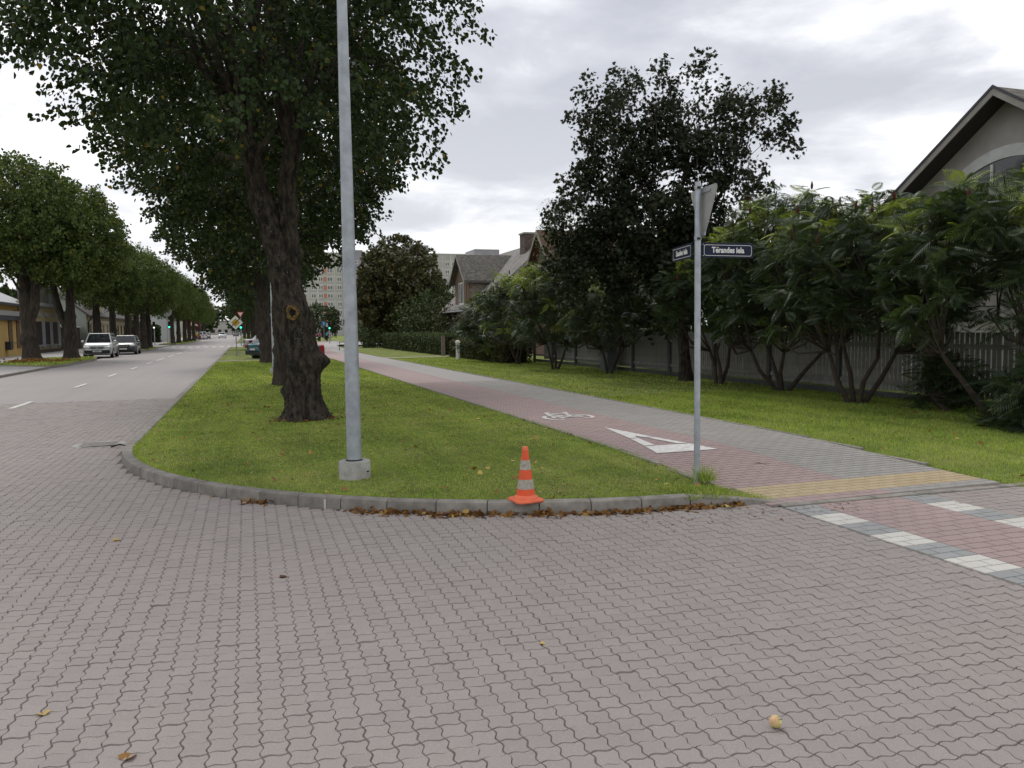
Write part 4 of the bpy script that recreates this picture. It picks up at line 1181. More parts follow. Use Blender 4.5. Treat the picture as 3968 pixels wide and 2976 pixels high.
# ------------------------------------------------------------------ street furniture
def lamp_post(loc, label, n=20, num=False):
    t = thing('lamp_post', label, 'lamp post', loc, 0, 'galvanised lamp posts')
    MB().lathe([(.165, -.12), (.165, .185), (.158, .20), (.085, .202)], 28).build('concrete_base', 'concrete', t, smooth=True)
    MB().lathe([(.088, .2), (.088, .212), (.08, .216)], 20).build('base_seal', 'black', t, smooth=True)
    MB().lathe([(.0785, .205), (.0765, .7), (.066, 2.5), (.050, 5.2), (.034, 8.0), (.032, 8.05)], n).build('pole', 'galv', t, smooth=True)
    b = MB().tube([(0, 0, 8.0), (-.25, 0, 8.2), (-.9, 0, 8.3)], [.03, .028, .026], 8); b.build('arm', 'galv', t, smooth=True)
    MB().box((-1.2, 0, 8.31), (.62, .26, .10), top=.7).build('lamp_head', 'galv_dark', t)
    b = MB(); b.lathe([(.014, 0), (.014, .012)], 10, (.12, -.118, .09), 'z'); b.build('base_hole', 'black', t)
    return t
lp = lamp_post((1.03, 8.33, .085), 'tall galvanised lamp post in a round concrete base on the corner lawn', num=True)
text_mesh('7', 'number', 'black', .085, lp, frame((-.0705, -.012, 1.64), (.35, -.94, 0), (0, 0, 1)) @ Matrix.Translation((0, 0, .004)), .8, .002)
lamp_post((0.95, 30.6, .085), 'second lamp post, glimpsed between the two nearest trunks', 12)

sp = thing('sign_post', 'grey steel post carrying two street name plates and a give-way sign', 'sign post', (4.31, 6.97, .0))
MB().lathe([(.031, -.1), (.031, 3.06), (.026, 3.075)], 18).build('pole', 'galv', sp, smooth=True)
for z in (2.52, 3.02): MB().lathe([(.036, z - .018), (.036, z + .018)], 18).build('clamp', 'galv', sp, smooth=True)
for z in (2.515, 3.015): MB().box((-.012, -.04, z), (.03, .02, .02)).build('clamp_bolt', 'black', sp)
# give-way triangle, seen from behind
hd = Vector((-.087, -.996, 0)).normalized(); nrm_ = Vector((hd.y, -hd.x, 0)) * -1
cx = Vector((.052, -.02, 0))
def tri_plate(side, thick, off, mat, name, r_=.04):
    H_ = side * math.sqrt(3) / 2
    pts2 = []
    for (px_, pz_, a0_) in ((-side / 2 + r_ * 1.73, 3.02 - r_, 90), (0, 3.02 - H_ + r_ * 2, 210), (side / 2 - r_ * 1.73, 3.02 - r_, 330)):
        for k in range(7): a = RAD(a0_ + 120 * k / 6); pts2.append((px_ + r_ * math.cos(a), pz_ + r_ * math.sin(a)))
    b = MB(); vs = []
    for o_ in (off, off + thick):
        for p_, z_ in pts2: q = cx + hd * p_ + nrm_ * o_; vs.append((q.x, q.y, z_))
    n = len(pts2); fs = [tuple(range(n)), tuple(range(2 * n - 1, n - 1, -1))] + [(k, (k + 1) % n, (k + 1) % n + n, k + n) for k in range(n)]
    b.add(vs, fs); return b.build(name, mat, sp)
tri_plate(.61, .004, .0, 'sign_back', 'give_way_sign')
tri_plate(.60, .002, .0042, pm('sign_red', (.5, .02, .02), rough=.4), 'sign_border')
tri_plate(.40, .002, .0065, 'sign_white', 'sign_face', .02).location.z = -.085
for z in (2.56, 2.98):
    b = MB(); q = cx + nrm_ * -.006; b.box((q.x, q.y, z), (.30 if z > 2.8 else .10, .012, .03), math.atan2(hd.y, hd.x)); b.build('sign_rail', 'galv', sp)
def rounded(w, h, r_, k=5, dip=0.0):
    P = []
    for (sx, sy, a0_) in ((1, 1, 0), (-1, 1, 90), (-1, -1, 180), (1, -1, 270)):
        for q in range(k + 1): a = RAD(a0_ + 90 * q / k); P.append((sx * (w / 2 - r_) + r_ * math.cos(a), sy * (h / 2 - r_) + r_ * math.sin(a)))
    return P
def name_plate(txt, origin, xdir, w, h, nm, label, tw=.62):
    Fm = frame(origin, xdir, (0, 0, 1))
    b = MB(); b.prism(rounded(w, h, .004, 2), -.006, .006); p = b.build('street_name_plate', 'navy', sp, bevel=.002); p.matrix_local = Fm; p['label'] = label
    o1 = rounded(w - .040, h - .038, .022); o2 = rounded(w - .049, h - .047, .019); n = len(o1)
    b = MB(); b.add([(x, y, .0068) for x, y in o1] + [(x, y, .0068) for x, y in o2], [(k, (k + 1) % n, (k + 1) % n + n, k + n) for k in range(n)]); b.build('plate_border', 'sign_white', p)
    tm_ = text_mesh(txt.replace('ē', 'e'), 'lettering', 'sign_white', .078, p, Matrix.Translation((0.0, .001, .0072)), tw, .0026, .98, .0006)
    if 'ē' in txt:
        xs_ = [v.co.x for v in tm_.data.vertices]; x0_ = min(xs_) + .176 * (max(xs_) - min(xs_))
        MB().bbox(x0_ - .012, x0_ + .014, .0265, .0325, .0066, .0078).build('macron', 'sign_white', p)
    for z in (-h / 2 + .018, h / 2 - .018): MB().lathe([(.006, .006), (.005, .010)], 8, (-w / 2 + .012, z, 0)).build('screw', 'steel', p)
    return p
name_plate('Tērandes iela', (.0 + .345, -.005, 2.405), (1, 0, 0), .60, .148, 'a', 'navy plate reading Tērandes iela', .92)
name_plate('Saules iela', (-.02 + .035 - .004, .345 - .03, 2.405), (-.185, -.983, 0), .56, .148, 'b', 'dark plate reading Saules iela, seen at a slant', 1.08)
b = MB()
for z in (2.35, 2.46): b.box((.042, -.005, z), (.05, .014, .012)); b.box((-.01, .05, z), (.014, .06, .012))
b.build('plate_bracket', 'black', sp)

# traffic cone on the kerb
cn = thing('traffic_cone', 'orange and grubby white traffic cone standing on the kerb', 'traffic cone', (2.31, 6.56, .112), .12)
b = MB(); b.prism(rounded(.262, .262, .045), 0, .026); b.build('base', 'cone_base_orange', cn, bevel=.009)
MB().lathe([(.113, .026), (.108, .042), (.088, .052), (.083, .060)], 28, cap=False).build('skirt', 'cone_base_orange', cn, smooth=True)
def cone_r(z): return .083 - (z - .06) * (.083 - .024) / (.475 - .06)
cuts = [(.06, .115, 'cone_orange', 'body_band'), (.115, .20, 'cone_white', 'reflective_band'), (.20, .285, 'cone_orange', 'body_band'), (.285, .37, 'cone_white', 'reflective_band'), (.37, .475, 'cone_orange', 'body_band')]
for z0, z1, m, nm in cuts:
    e_ = .0012 if m == 'cone_white' else 0
    MB().lathe([(cone_r(z0) + e_, z0), (cone_r(z1) + e_, z1)], 28, cap=False).build(nm, m, cn, smooth=True)
MB().lathe([(.0265, .455), (.027, .474), (.022, .487), (.012, .488)], 24).build('tip', 'cone_base_orange', cn, smooth=True)

# apple
ap = thing('apple', 'small yellow-red apple lying on the pavers', 'apple', (1.99, 2.62, .0095), 0, rot=(RAD(15), RAD(55), RAD(-25)))
ap.location.z = .0095 + .0255
pr = []
for k in range(17):
    a = PI * k / 16; r_ = .0255 * math.sin(a) ** .86 * (1.0 + .07 * math.cos(a)); z = .0235 * math.cos(a)
    if k < 3: z -= .008 * (1 - k / 3)
    if k > 14: z += .005 * (k - 14) / 2
    pr.append((max(r_, .0004), z))
def applemat():
    m, nt, out = new_mat('apple'); g = NT(nt); v = g.coord('Object'); s = g.n('ShaderNodeSeparateXYZ'); g.link(v, s.inputs[0])
    f = g.math('ADD', g.math('MULTIPLY', s.outputs['Y'], -6.0), g.math('ADD', g.noise(v, 60, 4, .6), g.math('MULTIPLY', s.outputs['X'], -12.0)))
    col = g.ramp(f, [(.45, (.56, .50, .16)), (.70, (.60, .42, .20)), (.95, (.58, .26, .18))])
    g.link(g.bsdf(col, .4, spec=.5).outputs[0], out.inputs[0]); MATS['apple'] = m
applemat()
MB().lathe(pr[::-1], 24).build('flesh', 'apple', ap, smooth=True)
MB().tube([(0, 0, .014), (.001, .002, .024), (.004, .003, .032)], [.0012, .001, .0014], 6).build('stalk', 'bark', ap)

# manhole cover near the kerb
mh = thing('manhole_cover', 'round grey drain cover in the road beside the kerb', 'manhole cover', (-2.12, 12.95, .0))
MB().lathe([(.36, .002), (.36, .0135), (.31, .0145)], 36).build('frame_ring', 'concrete', mh, smooth=True)
MB().lathe([(.30, .006), (.30, .016), (.285, .0165)], 36).build('lid', 'concrete', mh, smooth=True)
b = MB()
for q in range(-3, 4): b.bbox(-.24, .24, q * .07 - .014, q * .07 + .014, .0165, .0195)
b.build('lid_ribs', 'kerb', mh)

# litter: kerb leaves, lawn leaves, single leaves on the road
def litter(name, P, size, label, lo, hi, flat=.55, seed=9, mat='fallen_leaf'):
    rg = np.random.default_rng(seed); n = len(P)
    A = unit(rg.normal(0, 1, (n, 3)) * np.array([1, 1, .35]))
    o = leaves(name, P, A, rg.uniform(size * .6, size * 1.3, n), 'linden', mat, None, rg.uniform(lo, hi, n), flat, rg)
    return tag(o, label, 'leaves')
P = []
for q in range(640):
    t = -PI / 2 - .0 - .60 * random.random() ** 1.2 if random.random() < .97 else random.uniform(-PI + .6, -PI / 2)
    d_ = abs(random.gauss(.0, .06)); r_ = KR + .012 + d_
    z = .008 + max(0, .03 - d_ * .4) * random.random()
    P.append((KC[0] + r_ * math.cos(t), KC[1] + r_ * math.sin(t), z))
for q in range(140): P.append((random.gauss(.14, .10), 7.93 + random.gauss(0, .05) - .05, .01 + random.random() * .025))
P = np.array([p for p in P if outside_kerb(p[0], p[1], .005)])
litter('leaf_litter', P, .052, 'drift of brown fallen leaves along the foot of the kerb', 0, .95, .5)
P = []
while len(P) < 150:
    x, y = random.uniform(3.0, 5.2), random.gauss(5.75, .16)
    if outside_kerb(x, y, .06): P.append((x, y, .011))
litter('leaf_litter', np.array(P), .022, 'dry bits and moss scattered before the dropped kerb', .0, .6, .9, 10)
P = []
while len(P) < 330:
    x, y = random.uniform(-1.5, 4.4), 6.4 + 16 * random.random() ** 1.2
    if okA(x, y): P.append((x, y, lawn_z(x, y) + .016 + random.random() * .01))
litter('fallen_leaves', np.array(P), .055, 'yellow fallen leaves strewn over the corner lawn', .5, 1.0, .7, 11)
P = []
while len(P) < 3200:
    y = 6.35 + 13 * random.random() ** 1.4; x = random.uniform(-1.5, 4.4)
    w = .5 + .5 * math.sin((x + .12 * y) * 5.2 + .8 * math.sin(y * .7) + 2.2) * math.sin(y * 1.7 + x)
    if random.random() < w ** 2 and okA(x, y): P.append((x, y, lawn_z(x, y) + .012 + random.random() * .010))
rg = np.random.default_rng(15); P = np.array(P); n = len(P)
o = leaves('grass_clippings', P, unit(rg.normal(0, 1, (n, 3)) * np.array([1, 1, .25])), rg.uniform(.02, .055, n), 'narrow', 'clipping', None, rg.uniform(0, 1, n), .7, rg)
tag(o, 'dry mown clippings lying in streaks on the corner lawn', 'clippings')
P = []
while len(P) < 200:
    x, y = random.uniform(7.4, 12.3), random.uniform(6, 24)
    if okB(x, y): P.append((x, y, lawn_z(x, y) + .02 + random.random() * .012))
litter('fallen_leaves', np.array(P), .05, 'yellow fallen leaves on the shaded strip below the fence', .45, 1.0, .7, 12)
P = []
for q in range(150):
    a = random.uniform(0, 6.28); r_ = .36 + abs(random.gauss(0, .14)); x, y = .95 + r_ * math.cos(a), 14.28 + r_ * math.sin(a); P.append((x, y, lawn_z(x, y) + .02))
litter('leaf_litter', np.array(P), .05, 'reddish brown litter round the foot of the big linden', .0, .6, .7, 14)
b = MB(); vs = [(.95, 14.28, .125)] + [(.95 + (.46 + .1 * math.sin(k * 2.3)) * math.cos(k * .2618), 14.28 + (.46 + .1 * math.sin(k * 2.3)) * math.sin(k * .2618), .112) for k in range(24)]
b.add(vs, [(0, 1 + k, 1 + (k + 1) % 24) for k in range(24)]); so = b.build('bare_soil', 'soil'); so['kind'] = 'structure'
P = np.array([(random.gauss(-10.9, .75), random.gauss(49.6, .55), .13 + abs(random.gauss(0, .07))) for q in range(900)])
litter('leaf_heap', P, .11, 'heap of orange leaves below the leftmost linden across the road', .5, .9, .5, 13)
def single(loc, s_, rz, tint_, label):
    T, F = LEAF['linden']; b = MB(); b.add([(x * s_, y * s_, z * s_ * 2.2) for x, y, z in T], [tuple(f) for f in F])
    o = b.build('fallen_leaf', 'fallen_leaf'); set_tint(o.data, tint_); o.location = loc; o.rotation_euler.z = rz
    tag(o, label, 'leaf', 'single leaves on the road')
single((-1.06, 6.83, .013), .075, .4, .95, 'yellow leaf lying on the road nearest the round kerb')
single((-.88, 3.77, .013), .06, 2.0, .95, 'yellow curled leaf on the pavers at lower left')
single((-.51, 3.25, .013), .075, 1.0, .8, 'orange-brown leaf at the bottom edge of the road')
single((.15, 5.39, .013), .06, .2, .1, 'dark curled leaf in the middle of the pavers')
single((1.39, 3.76, .0125), .035, -.6, 1.0, 'tiny pale stalk on the pavers')
single((4.02, 6.0, .03), .09, .6, .97, 'pale yellow leaf before the dropped kerb stone')
b = MB().tube([(5.40, 7.62, .055), (5.52, 7.60, .062), (5.60, 7.55, .055), (5.72, 7.50, .052)], [.008, .012, .009, .004], 6)
b.tube([(5.52, 7.60, .062), (5.56, 7.68, .068)], [.006, .003], 5)
tag(b.build('twig', 'bark'), 'short dark twig lying on the red cycle lane', 'twig')
b = MB().tube([(-1.9, 12.55, .02), (-1.78, 12.45, .06), (-1.70, 12.50, .03)], [.012, .014, .006], 6); b.tube([(-1.8, 12.45, .05), (-2.05, 12.6, .03), (-2.3, 12.62, .02)], [.008, .006, .003], 5)
tag(b.build('twig', 'bark'), 'dead twigs caught at the kerb beside the drain cover', 'twig')

# ------------------------------------------------------------------ picket fence
fn = thing('picket_fence', 'long grey wooden picket fence behind the sumacs', 'fence', (12.62, 0, 0))
pk = MB(); pk.bbox(-.011, .011, -.041, .041, 0.26, 1.46); pkm = pk.mesh('picket', 'fence_paint')
n = 0
y = 8.4
while y < 33.2 and n < 300:
    o = bpy.data.objects.new('picket', pkm); link(o, fn); o.location = (.03 + random.gauss(0, .002), y, random.gauss(0, .004)); o.rotation_euler.x = random.gauss(0, .004); y += .112; n += 1
yb = 7.0
while yb < 33.5:
    MB().bbox(-.06, .06, yb - .06, yb + .06, -.05, 1.44).build('post', 'fence_post', fn, bevel=.008)
    for z in (.42, 1.20): MB().bbox(-.03, .012, yb + .064, yb + 2.436, z - .045, z + .045).build('rail', 'fence_paint', fn)
    MB().bbox(-.02, .035, yb + .064, yb + 2.436, .04, .22).build('plinth_board', 'fence_post', fn)
    yb += 2.5
ca = thing('utility_cabinet', 'grey metal cabinet standing against the picket fence', 'cabinet', (12.1, 25.4, .08))
MB().bbox(-.18, .18, -.3, .3, 0, 1.3).build('housing', pm('cab_grey', (.13, .145, .15), (.10, .11, .115), .6), ca, bevel=.015)
MB().bbox(-.19, -.181, -.26, .26, .12, 1.22).build('door', 'cab_grey', ca); MB().box((-.2, .18, .7), (.02, .03, .12)).build('door_handle', 'black', ca)
wb = thing('bollard', 'white round bollard with domed cap in front of the low hedge', 'bollard', (10.17, 39.0, .08))
MB().lathe([(.105, 0), (.105, .84)], 20).build('post', 'white_paint', wb, smooth=True)
MB().lathe([(.13, .84), (.13, .90), (.10, .955), (.04, .985), (.005, .99)], 20).build('cap', 'white_paint', wb, smooth=True)
MB().box((-.05, -.10, .60), (.035, .012, .36), -.4).build('number_strip', 'galv_dark', wb)
rb = thing('fire_hydrant', 'red hydrant post on a square base beside the path', 'hydrant', (3.80, 43.4, .08))
red = pm('hydrant_red', (.36, .018, .022), (.26, .015, .02), .5)
MB().bbox(-.2, .2, -.2, .2, -.02, .05).build('footing', 'concrete', rb)
MB().bbox(-.19, .19, -.19, .19, .05, .20).build('base', red, rb, bevel=.03)
MB().lathe([(.135, .2), (.13, .68), (.14, .70), (.14, .75), (.09, .80), (.02, .82)], 18).build('barrel', red, rb, smooth=True)
b = MB()
for k in range(8): a = 2 * PI * k / 8; b.box((.135 * math.cos(a), .135 * math.sin(a), .45), (.02, .03, .42), a)
b.build('ribs', red, rb)
# bench
bn = thing('bench', 'park bench with black iron ends and pale slats beside the path', 'bench', (7.25, 62.5, .09), RAD(-80))
for x in (-.7, .7):
    b = MB().tube([(x, -.25, 0), (x, -.22, .42), (x, .22, .42), (x, .30, .85)], .03, 6); b.tube([(x, .22, .42), (x, .28, 0)], .03, 6); b.tube([(x, -.24, .62), (x, .2, .64)], .025, 6); b.tube([(x, -.22, .42), (x, -.24, .62)], .025, 6)
    b.build('end_frame', 'black', bn)
for k in range(4): MB().bbox(-.8, .8, -.22 + k * .11, -.13 + k * .11, .43, .46).build('seat_slat', pm('slat', (.42, .36, .27), rough=.7), bn)
for k in range(3): MB().bbox(-.8, .8, .235 + k * .02, .26 + k * .02, .54 + k * .11, .62 + k * .11).build('back_slat', 'slat', bn)
# green frame fence by the low hedge
gf = thing('garden_rail', 'green and white low garden railing above the brown hedge', 'railing', (12.3, 0, .08))
green = pm('rail_green', (.03, .13, .06), rough=.6)
for q, y in enumerate((33.5, 36.5, 39.5, 42.3, 45.0)):
    MB().bbox(-.05, .05, y - .05, y + .05, 0, 1.28).build('post', green if y > 42 else pm('post_wood', (.16, .14, .11), rough=.9), gf)
for y0_, y1_ in ((33.55, 36.45), (36.55, 39.45), (39.55, 42.25), (42.35, 44.95)): MB().bbox(-.03, .03, y0_, y1_, 1.12, 1.2).build('rail', 'white_paint' if y0_ < 42 else green, gf)
for q in range(12): MB().bbox(-.01, .01, 42.55 + q * .2, 42.59 + q * .2, .3, 1.12).build('bar', green, gf)
pw = MB().bbox(10.75, 10.95, 44.9, 45.1, .0, 1.25).build('gate_post', 'post_wood'); tag(pw, 'brown wooden gate post at the end of the long hedge', 'post')

# ------------------------------------------------------------------ road markings on the far road
dash = MB().bbox(-.06, .06, 0, 1, 0.0, .004).mesh('lane_dash', 'mark_white')
lm = thing('lane_line', 'broken white centre line along the main road', 'marking', (0, 0, .0115))
for q, (ya, ln_) in enumerate(((20.1, 1.85), (27.0, 1.9), (33.2, 2.1), (39.4, 2.2), (45.5, 2.4), (50.2, 4.8), (57.5, 4.8), (64.5, 5), (71.5, 5.5), (79, 6), (103, 9), (120, 6), (132, 6), (150, 6), (168, 6), (190, 6), (14.2, 1.8))):
    o = bpy.data.objects.new('dash', dash); link(o, lm); o.location = (-5.02 - (max(ya - 80, 0) ** 1.4) * .0012, ya, 0); o.scale = (1, ln_, 1)
zb = thing('zebra_crossing', 'row of white zebra blocks across the far end of the road', 'marking', (0, 0, .005))
for q in range(9): MB().bbox(-8.6 + q * .82, -8.15 + q * .82, 92.0, 95.2, 0, .004).build('zebra_bar', 'mark_white', zb)

# ------------------------------------------------------------------ houses on the right
stucco = pm('stucco_grey', (.40, .375, .345), (.33, .31, .285), .9, 1.2, bump=.35, bscale=60)
pm('trim_light', (.60, .60, .58), (.5, .5, .48), .8, 3.0)
pm('soffit', (.035, .032, .03), rough=.8)
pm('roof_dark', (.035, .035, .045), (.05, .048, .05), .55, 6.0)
pm('fascia', (.30, .28, .25), (.24, .225, .2), .7, 3.0)
pm('glass', (.02, .024, .028), (.035, .04, .045), .06, 2.0, spec=.6)
pm('brown_wall', (.20, .138, .098), (.155, .108, .08), .9, 1.5, bump=.3, bscale=40)
pm('brown_wall_worn', (.33, .265, .20), (.21, .155, .115), .9, 2.2, bump=.3, bscale=40)
def tilemat(name, c, c2, sx=.3, sy=.18, bump_=.6):
    m, nt, out = new_mat(name); g = NT(nt)
    v = g.coord('Object')
    nz = g.noise(v, 5.0, 6, .65); nn = g.noise(v, 1.2, 5, .6)
    col = g.mix(g.ramp(nz, [(.4, 0.0), (.6, 1.0)]), (*c, 1), (*c2, 1)); col = g.mix(g.ramp(nn, [(.45, 0.0), (.7, .5)]), col, (.10, .10, .065, 1))
    s = g.n('ShaderNodeSeparateXYZ'); g.link(v, s.inputs[0])
    w1 = g.math('FRACT', g.math('DIVIDE', s.outputs['Z'], sy)); w2 = g.math('ABSOLUTE', g.math('SINE', g.math('MULTIPLY', g.math('ADD', s.outputs['Y'], s.outputs['X']), PI / sx)))
    h = g.math('ADD', g.math('MULTIPLY', w1, -.6), g.math('MULTIPLY', w2, .4))
    g.link(g.bsdf(col, .9, g.bump(h, bump_, .05), spec=.2).outputs[0], out.inputs[0]); MATS[name] = m
tilemat('roof_slate', (.165, .15, .135), (.085, .078, .07))
tilemat('roof_pale', (.27, .255, .24), (.19, .18, .165), .25, .22)
tilemat('roof_red', (.135, .06, .05), (.10, .05, .042))
tilemat('roof_tile', (.17, .155, .15), (.07, .065, .065), .34, .34, 1.0)
tilemat('roof_corr', (.22, .20, .175), (.14, .125, .11), .3, 9.0, 1.0)

def window(parent, o, xd, w, h, frame_m='white_paint', mull=1, trans=0, depth=.05, fr=.06, sill=False, name='window'):
    """window lying on a wall: o = lower left corner, xd = direction along the wall, outwards = xd x up"""
    Fm = frame(o, xd, (0, 0, 1))
    b = MB()
    b.bbox(0, w, 0, fr, 0, depth); b.bbox(0, w, h - fr, h, 0, depth); b.bbox(0, fr, fr, h - fr, 0, depth); b.bbox(w - fr, w, fr, h - fr, 0, depth)
    for k in range(mull): x = w * (k + 1) / (mull + 1); b.bbox(x - fr * .45, x + fr * .45, fr, h - fr, 0, depth * .9)
    if trans: b.bbox(fr, w - fr, h * trans - fr * .4, h * trans + fr * .4, 0, depth * .85)
    f = b.build(name, frame_m, parent); f.matrix_local = Fm
    g = MB(); g.bbox(fr, w - fr, fr, h - fr, .004, .016); g.build('pane', 'glass', f)
    if sill: s = MB(); s.bbox(-.05, w + .05, -.05, -.002, 0, .12); s.build('sill', 'trim_light', f)
    return f
# right house: gable end towards the road
HX = 19.0
rh = thing('house', 'grey stucco house with dark steep roof and arched window at the right edge', 'house', (HX, 15.99, 0))
sl = (7.87 - 5.58) / (19.37 - 15.99)
W2 = 4.3; ZR = 7.72; zE = ZR - sl * (W2)
b = MB(); b.prism([(-W2, -.1), (W2, -.1), (W2, zE), (0, ZR), (-W2, zE)], 0.35, 9.0, 'x'); b.build('wall', stucco, rh)
for s_, nm in ((1, 'far'), (-1, 'near')):
    b = MB(); e_ = W2 + .62
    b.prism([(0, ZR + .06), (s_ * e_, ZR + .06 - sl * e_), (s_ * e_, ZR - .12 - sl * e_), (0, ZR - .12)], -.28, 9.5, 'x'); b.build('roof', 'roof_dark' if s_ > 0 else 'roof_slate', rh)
    b = MB(); b.prism([(0, ZR - .0), (s_ * e_, ZR - .0 - sl * e_), (s_ * e_, ZR - .17 - sl * e_), (0, ZR - .17)], -.32, -.283, 'x'); b.build('verge_board', 'fascia', rh)
    b = MB(); b.prism([(0, ZR + .10), (s_ * (e_ + .05), ZR + .10 - sl * (e_ + .05)), (s_ * (e_ + .05), ZR + .02 - sl * (e_ + .05)), (0, ZR + .02)], -.34, -.323, 'x'); b.build('verge_capping', 'roof_dark', rh)
    b = MB(); b.prism([(0, ZR - .125), (s_ * e_, ZR - .125 - sl * e_), (s_ * e_, ZR - .14 - sl * e_), (0, ZR - .14)], -.26, .345, 'x'); b.build('soffit', 'soffit', rh)
# segmental arched window with a light surround
b = MB(); vs = []; n = 20
def seg(y, top): return top - .42 * (y / 1.45) ** 2
for k in range(n + 1):
    y = 1.45 - 2.9 * k / n
    vs += [(.29, y, seg(y, 6.32)), (.29, y, seg(y, 6.00))]
m0 = len(vs); vs += [(.35, y, z) for _, y, z in vs]
b.add(vs, [(2 * k, 2 * k + 2, 2 * k + 3, 2 * k + 1) for k in range(n)] + [(2 * k, m0 + 2 * k, m0 + 2 * k + 2, 2 * k + 2) for k in range(n)] + [(2 * k + 1, 2 * k + 3, m0 + 2 * k + 3, m0 + 2 * k + 1) for k in range(n)] + [(0, 1, m0 + 1, m0), (2 * n, m0 + 2 * n, m0 + 2 * n + 1, 2 * n + 1)])
b.build('arch_surround', 'trim_light', rh)
b = MB(); b.add([(.335, 0, 5.0)] + [(.335, 1.3 - 2.6 * k / n, seg(1.3 - 2.6 * k / n, 5.99)) for k in range(n + 1)] + [(.335, -1.3, 3.4), (.335, 1.3, 3.4)], [(0, k + 1, k + 2) for k in range(n)] + [(0, n + 1, n + 2), (0, n + 2, n + 3), (0, n + 3, 1)])
ar = b.build('arched_window', 'glass', rh)
for y in (-.5, .5): MB().bbox(.30, .333, y - .04, y + .04, 3.4, 5.9).build('window_bar', 'trim_light', ar)
MB().bbox(-.12, .34, -W2 + .1, W2 - .1, 2.95, 3.15).build('balcony_slab', 'trim_light', rh)
MB().bbox(-.15, -.11, -W2 + .1, W2 - .1, 3.15, 3.9).build('balcony_panel', stucco, rh)
MB().bbox(.30, .34, -3.2, -1.6, .9, 2.2).build('window', 'glass', rh)
MB().bbox(.2, .34, 3.0, 4.28, 0, 2.9).build('pilaster', 'trim_light', rh)
# its lower side wing, seen through the branches
b = MB(); b.bbox(.8, 6, W2 + .02, W2 + 4.2, -.1, 2.9); b.build('wing_wall', stucco, rh)
b = MB(); b.prism([(W2 + .02, 3.9), (W2 + 4.5, 2.95), (W2 + 4.5, 2.85), (W2 + .02, 3.75)], .4, 6.3, 'x'); b.build('wing_roof', 'roof_slate', rh)

# brown gabled house
mh_ = thing('house', 'brown plastered house with mossy dormer roof and brick chimney', 'house', (14.2, 0, 0))
YA, YB = 47.9, 57.4          # near and far ends
SL = .92; ED = .45
ridge_x = 4.2; zEv = 3.3; zRd = zEv + SL * ridge_x
b = MB(); b.prism([(0, -.1), (2 * ridge_x, -.1), (2 * ridge_x, zEv), (ridge_x, zRd), (0, zEv)], YA, YB, 'y'); b.build('wall', 'brown_wall_worn', mh_)
MB().bbox(-.02, -.002, YA, YB, -.1, zEv).build('facade', 'brown_wall', mh_)
b = MB(); b.prism([(-ED, zEv + .08 - SL * ED), (ridge_x, zRd + .08), (ridge_x, zRd - .08), (-ED, zEv - .08 - SL * ED)], YA - .45, YB + .45, 'y'); b.build('roof', 'roof_pale', mh_)
b = MB(); b.prism([(2 * ridge_x + ED, zEv + .08 - SL * ED), (ridge_x, zRd + .08), (ridge_x, zRd - .08), (2 * ridge_x + ED, zEv - .08 - SL * ED)], YA - .45, YB + .45, 'y'); b.build('roof', 'roof_pale', mh_)
b = MB(); b.prism([(-ED - .02, zEv - .02 - SL * ED), (ridge_x, zRd - .02), (ridge_x, zRd - .2), (-ED - .02, zEv - .2 - SL * ED)], YA - .49, YA - .452, 'y'); b.build('verge_board', 'fascia', mh_)
b = MB().tube([(-ED - .05, YA - .4, zEv - .48), (-ED - .05, YB + .45, zEv - .48)], .06, 8); b.build('gutter', 'galv_dark', mh_)
b = MB().tube([(-ED - .05, YB + .3, zEv - .5), (-.12, YB + .25, zEv - .95), (-.12, YB + .25, .1)], .05, 8); b.build('downpipe', 'galv_dark', mh_)
# dormer
DY0, DY1 = 51.2, 54.7; dm = (DY0 + DY1) / 2; dz0, dzp = 5.05, 6.65
b = MB(); b.prism([(DY0, zEv - .6), (DY1, zEv - .6), (DY1, dz0), (dm, dzp - .1), (DY0, dz0)], -.05, 3.6, 'x'); dmr = b.build('dormer', 'brown_wall', mh_)
ds = (dzp - dz0) / (DY1 - dm)
for s_ in (1, -1):
    e_ = DY1 - dm + .32
    b = MB(); b.prism([(dm, dzp + .08), (dm + s_ * e_, dzp + .08 - ds * e_), (dm + s_ * e_, dzp - .06 - ds * e_), (dm, dzp - .06)], -.42, 4.0, 'x'); b.build('dormer_roof', 'roof_slate', dmr)
    b = MB(); b.prism([(dm, dzp + .05), (dm + s_ * e_, dzp + .05 - ds * e_), (dm + s_ * e_, dzp - .12 - ds * e_), (dm, dzp - .12)], -.46, -.423, 'x'); b.build('dormer_verge', 'fascia', dmr)
# diamond shingles on the dormer cheek
sh = MB(); sh.add([(0, -.0, -.19), (.19, -.0, 0), (0, -.0, .19), (-.19, -.0, 0), (0, -.012, -.17), (.17, -.012, 0), (0, -.012, .17), (-.17, -.012, 0)], [(4, 5, 6, 7), (0, 1, 5, 4), (1, 2, 6, 5), (2, 3, 7, 6), (3, 0, 4, 7)])
shm = sh.mesh('shingle', pm('cheek', (.27, .235, .19), (.2, .175, .145), .85, 4.0))
for q in range(9):
    for r_ in range(9):
        x = .2 + q * .40 + (r_ % 2) * .2; z = zEv + .1 + r_ * .20
        if z > dz0 - .2 or z < zEv + SL * x - .1: continue
        o = bpy.data.objects.new('shingle', shm); link(o, dmr); o.location = (x, DY0 - .004, z)
window(dmr, (-.052, 53.55, 3.3), (0, -1, 0), 1.25, 1.5, mull=2, fr=.09, sill=True)
MB().bbox(-.09, -.053, 51.6, 51.75, zEv - .3, 5.0).build('pilaster', 'brown_wall', dmr)
b = MB()
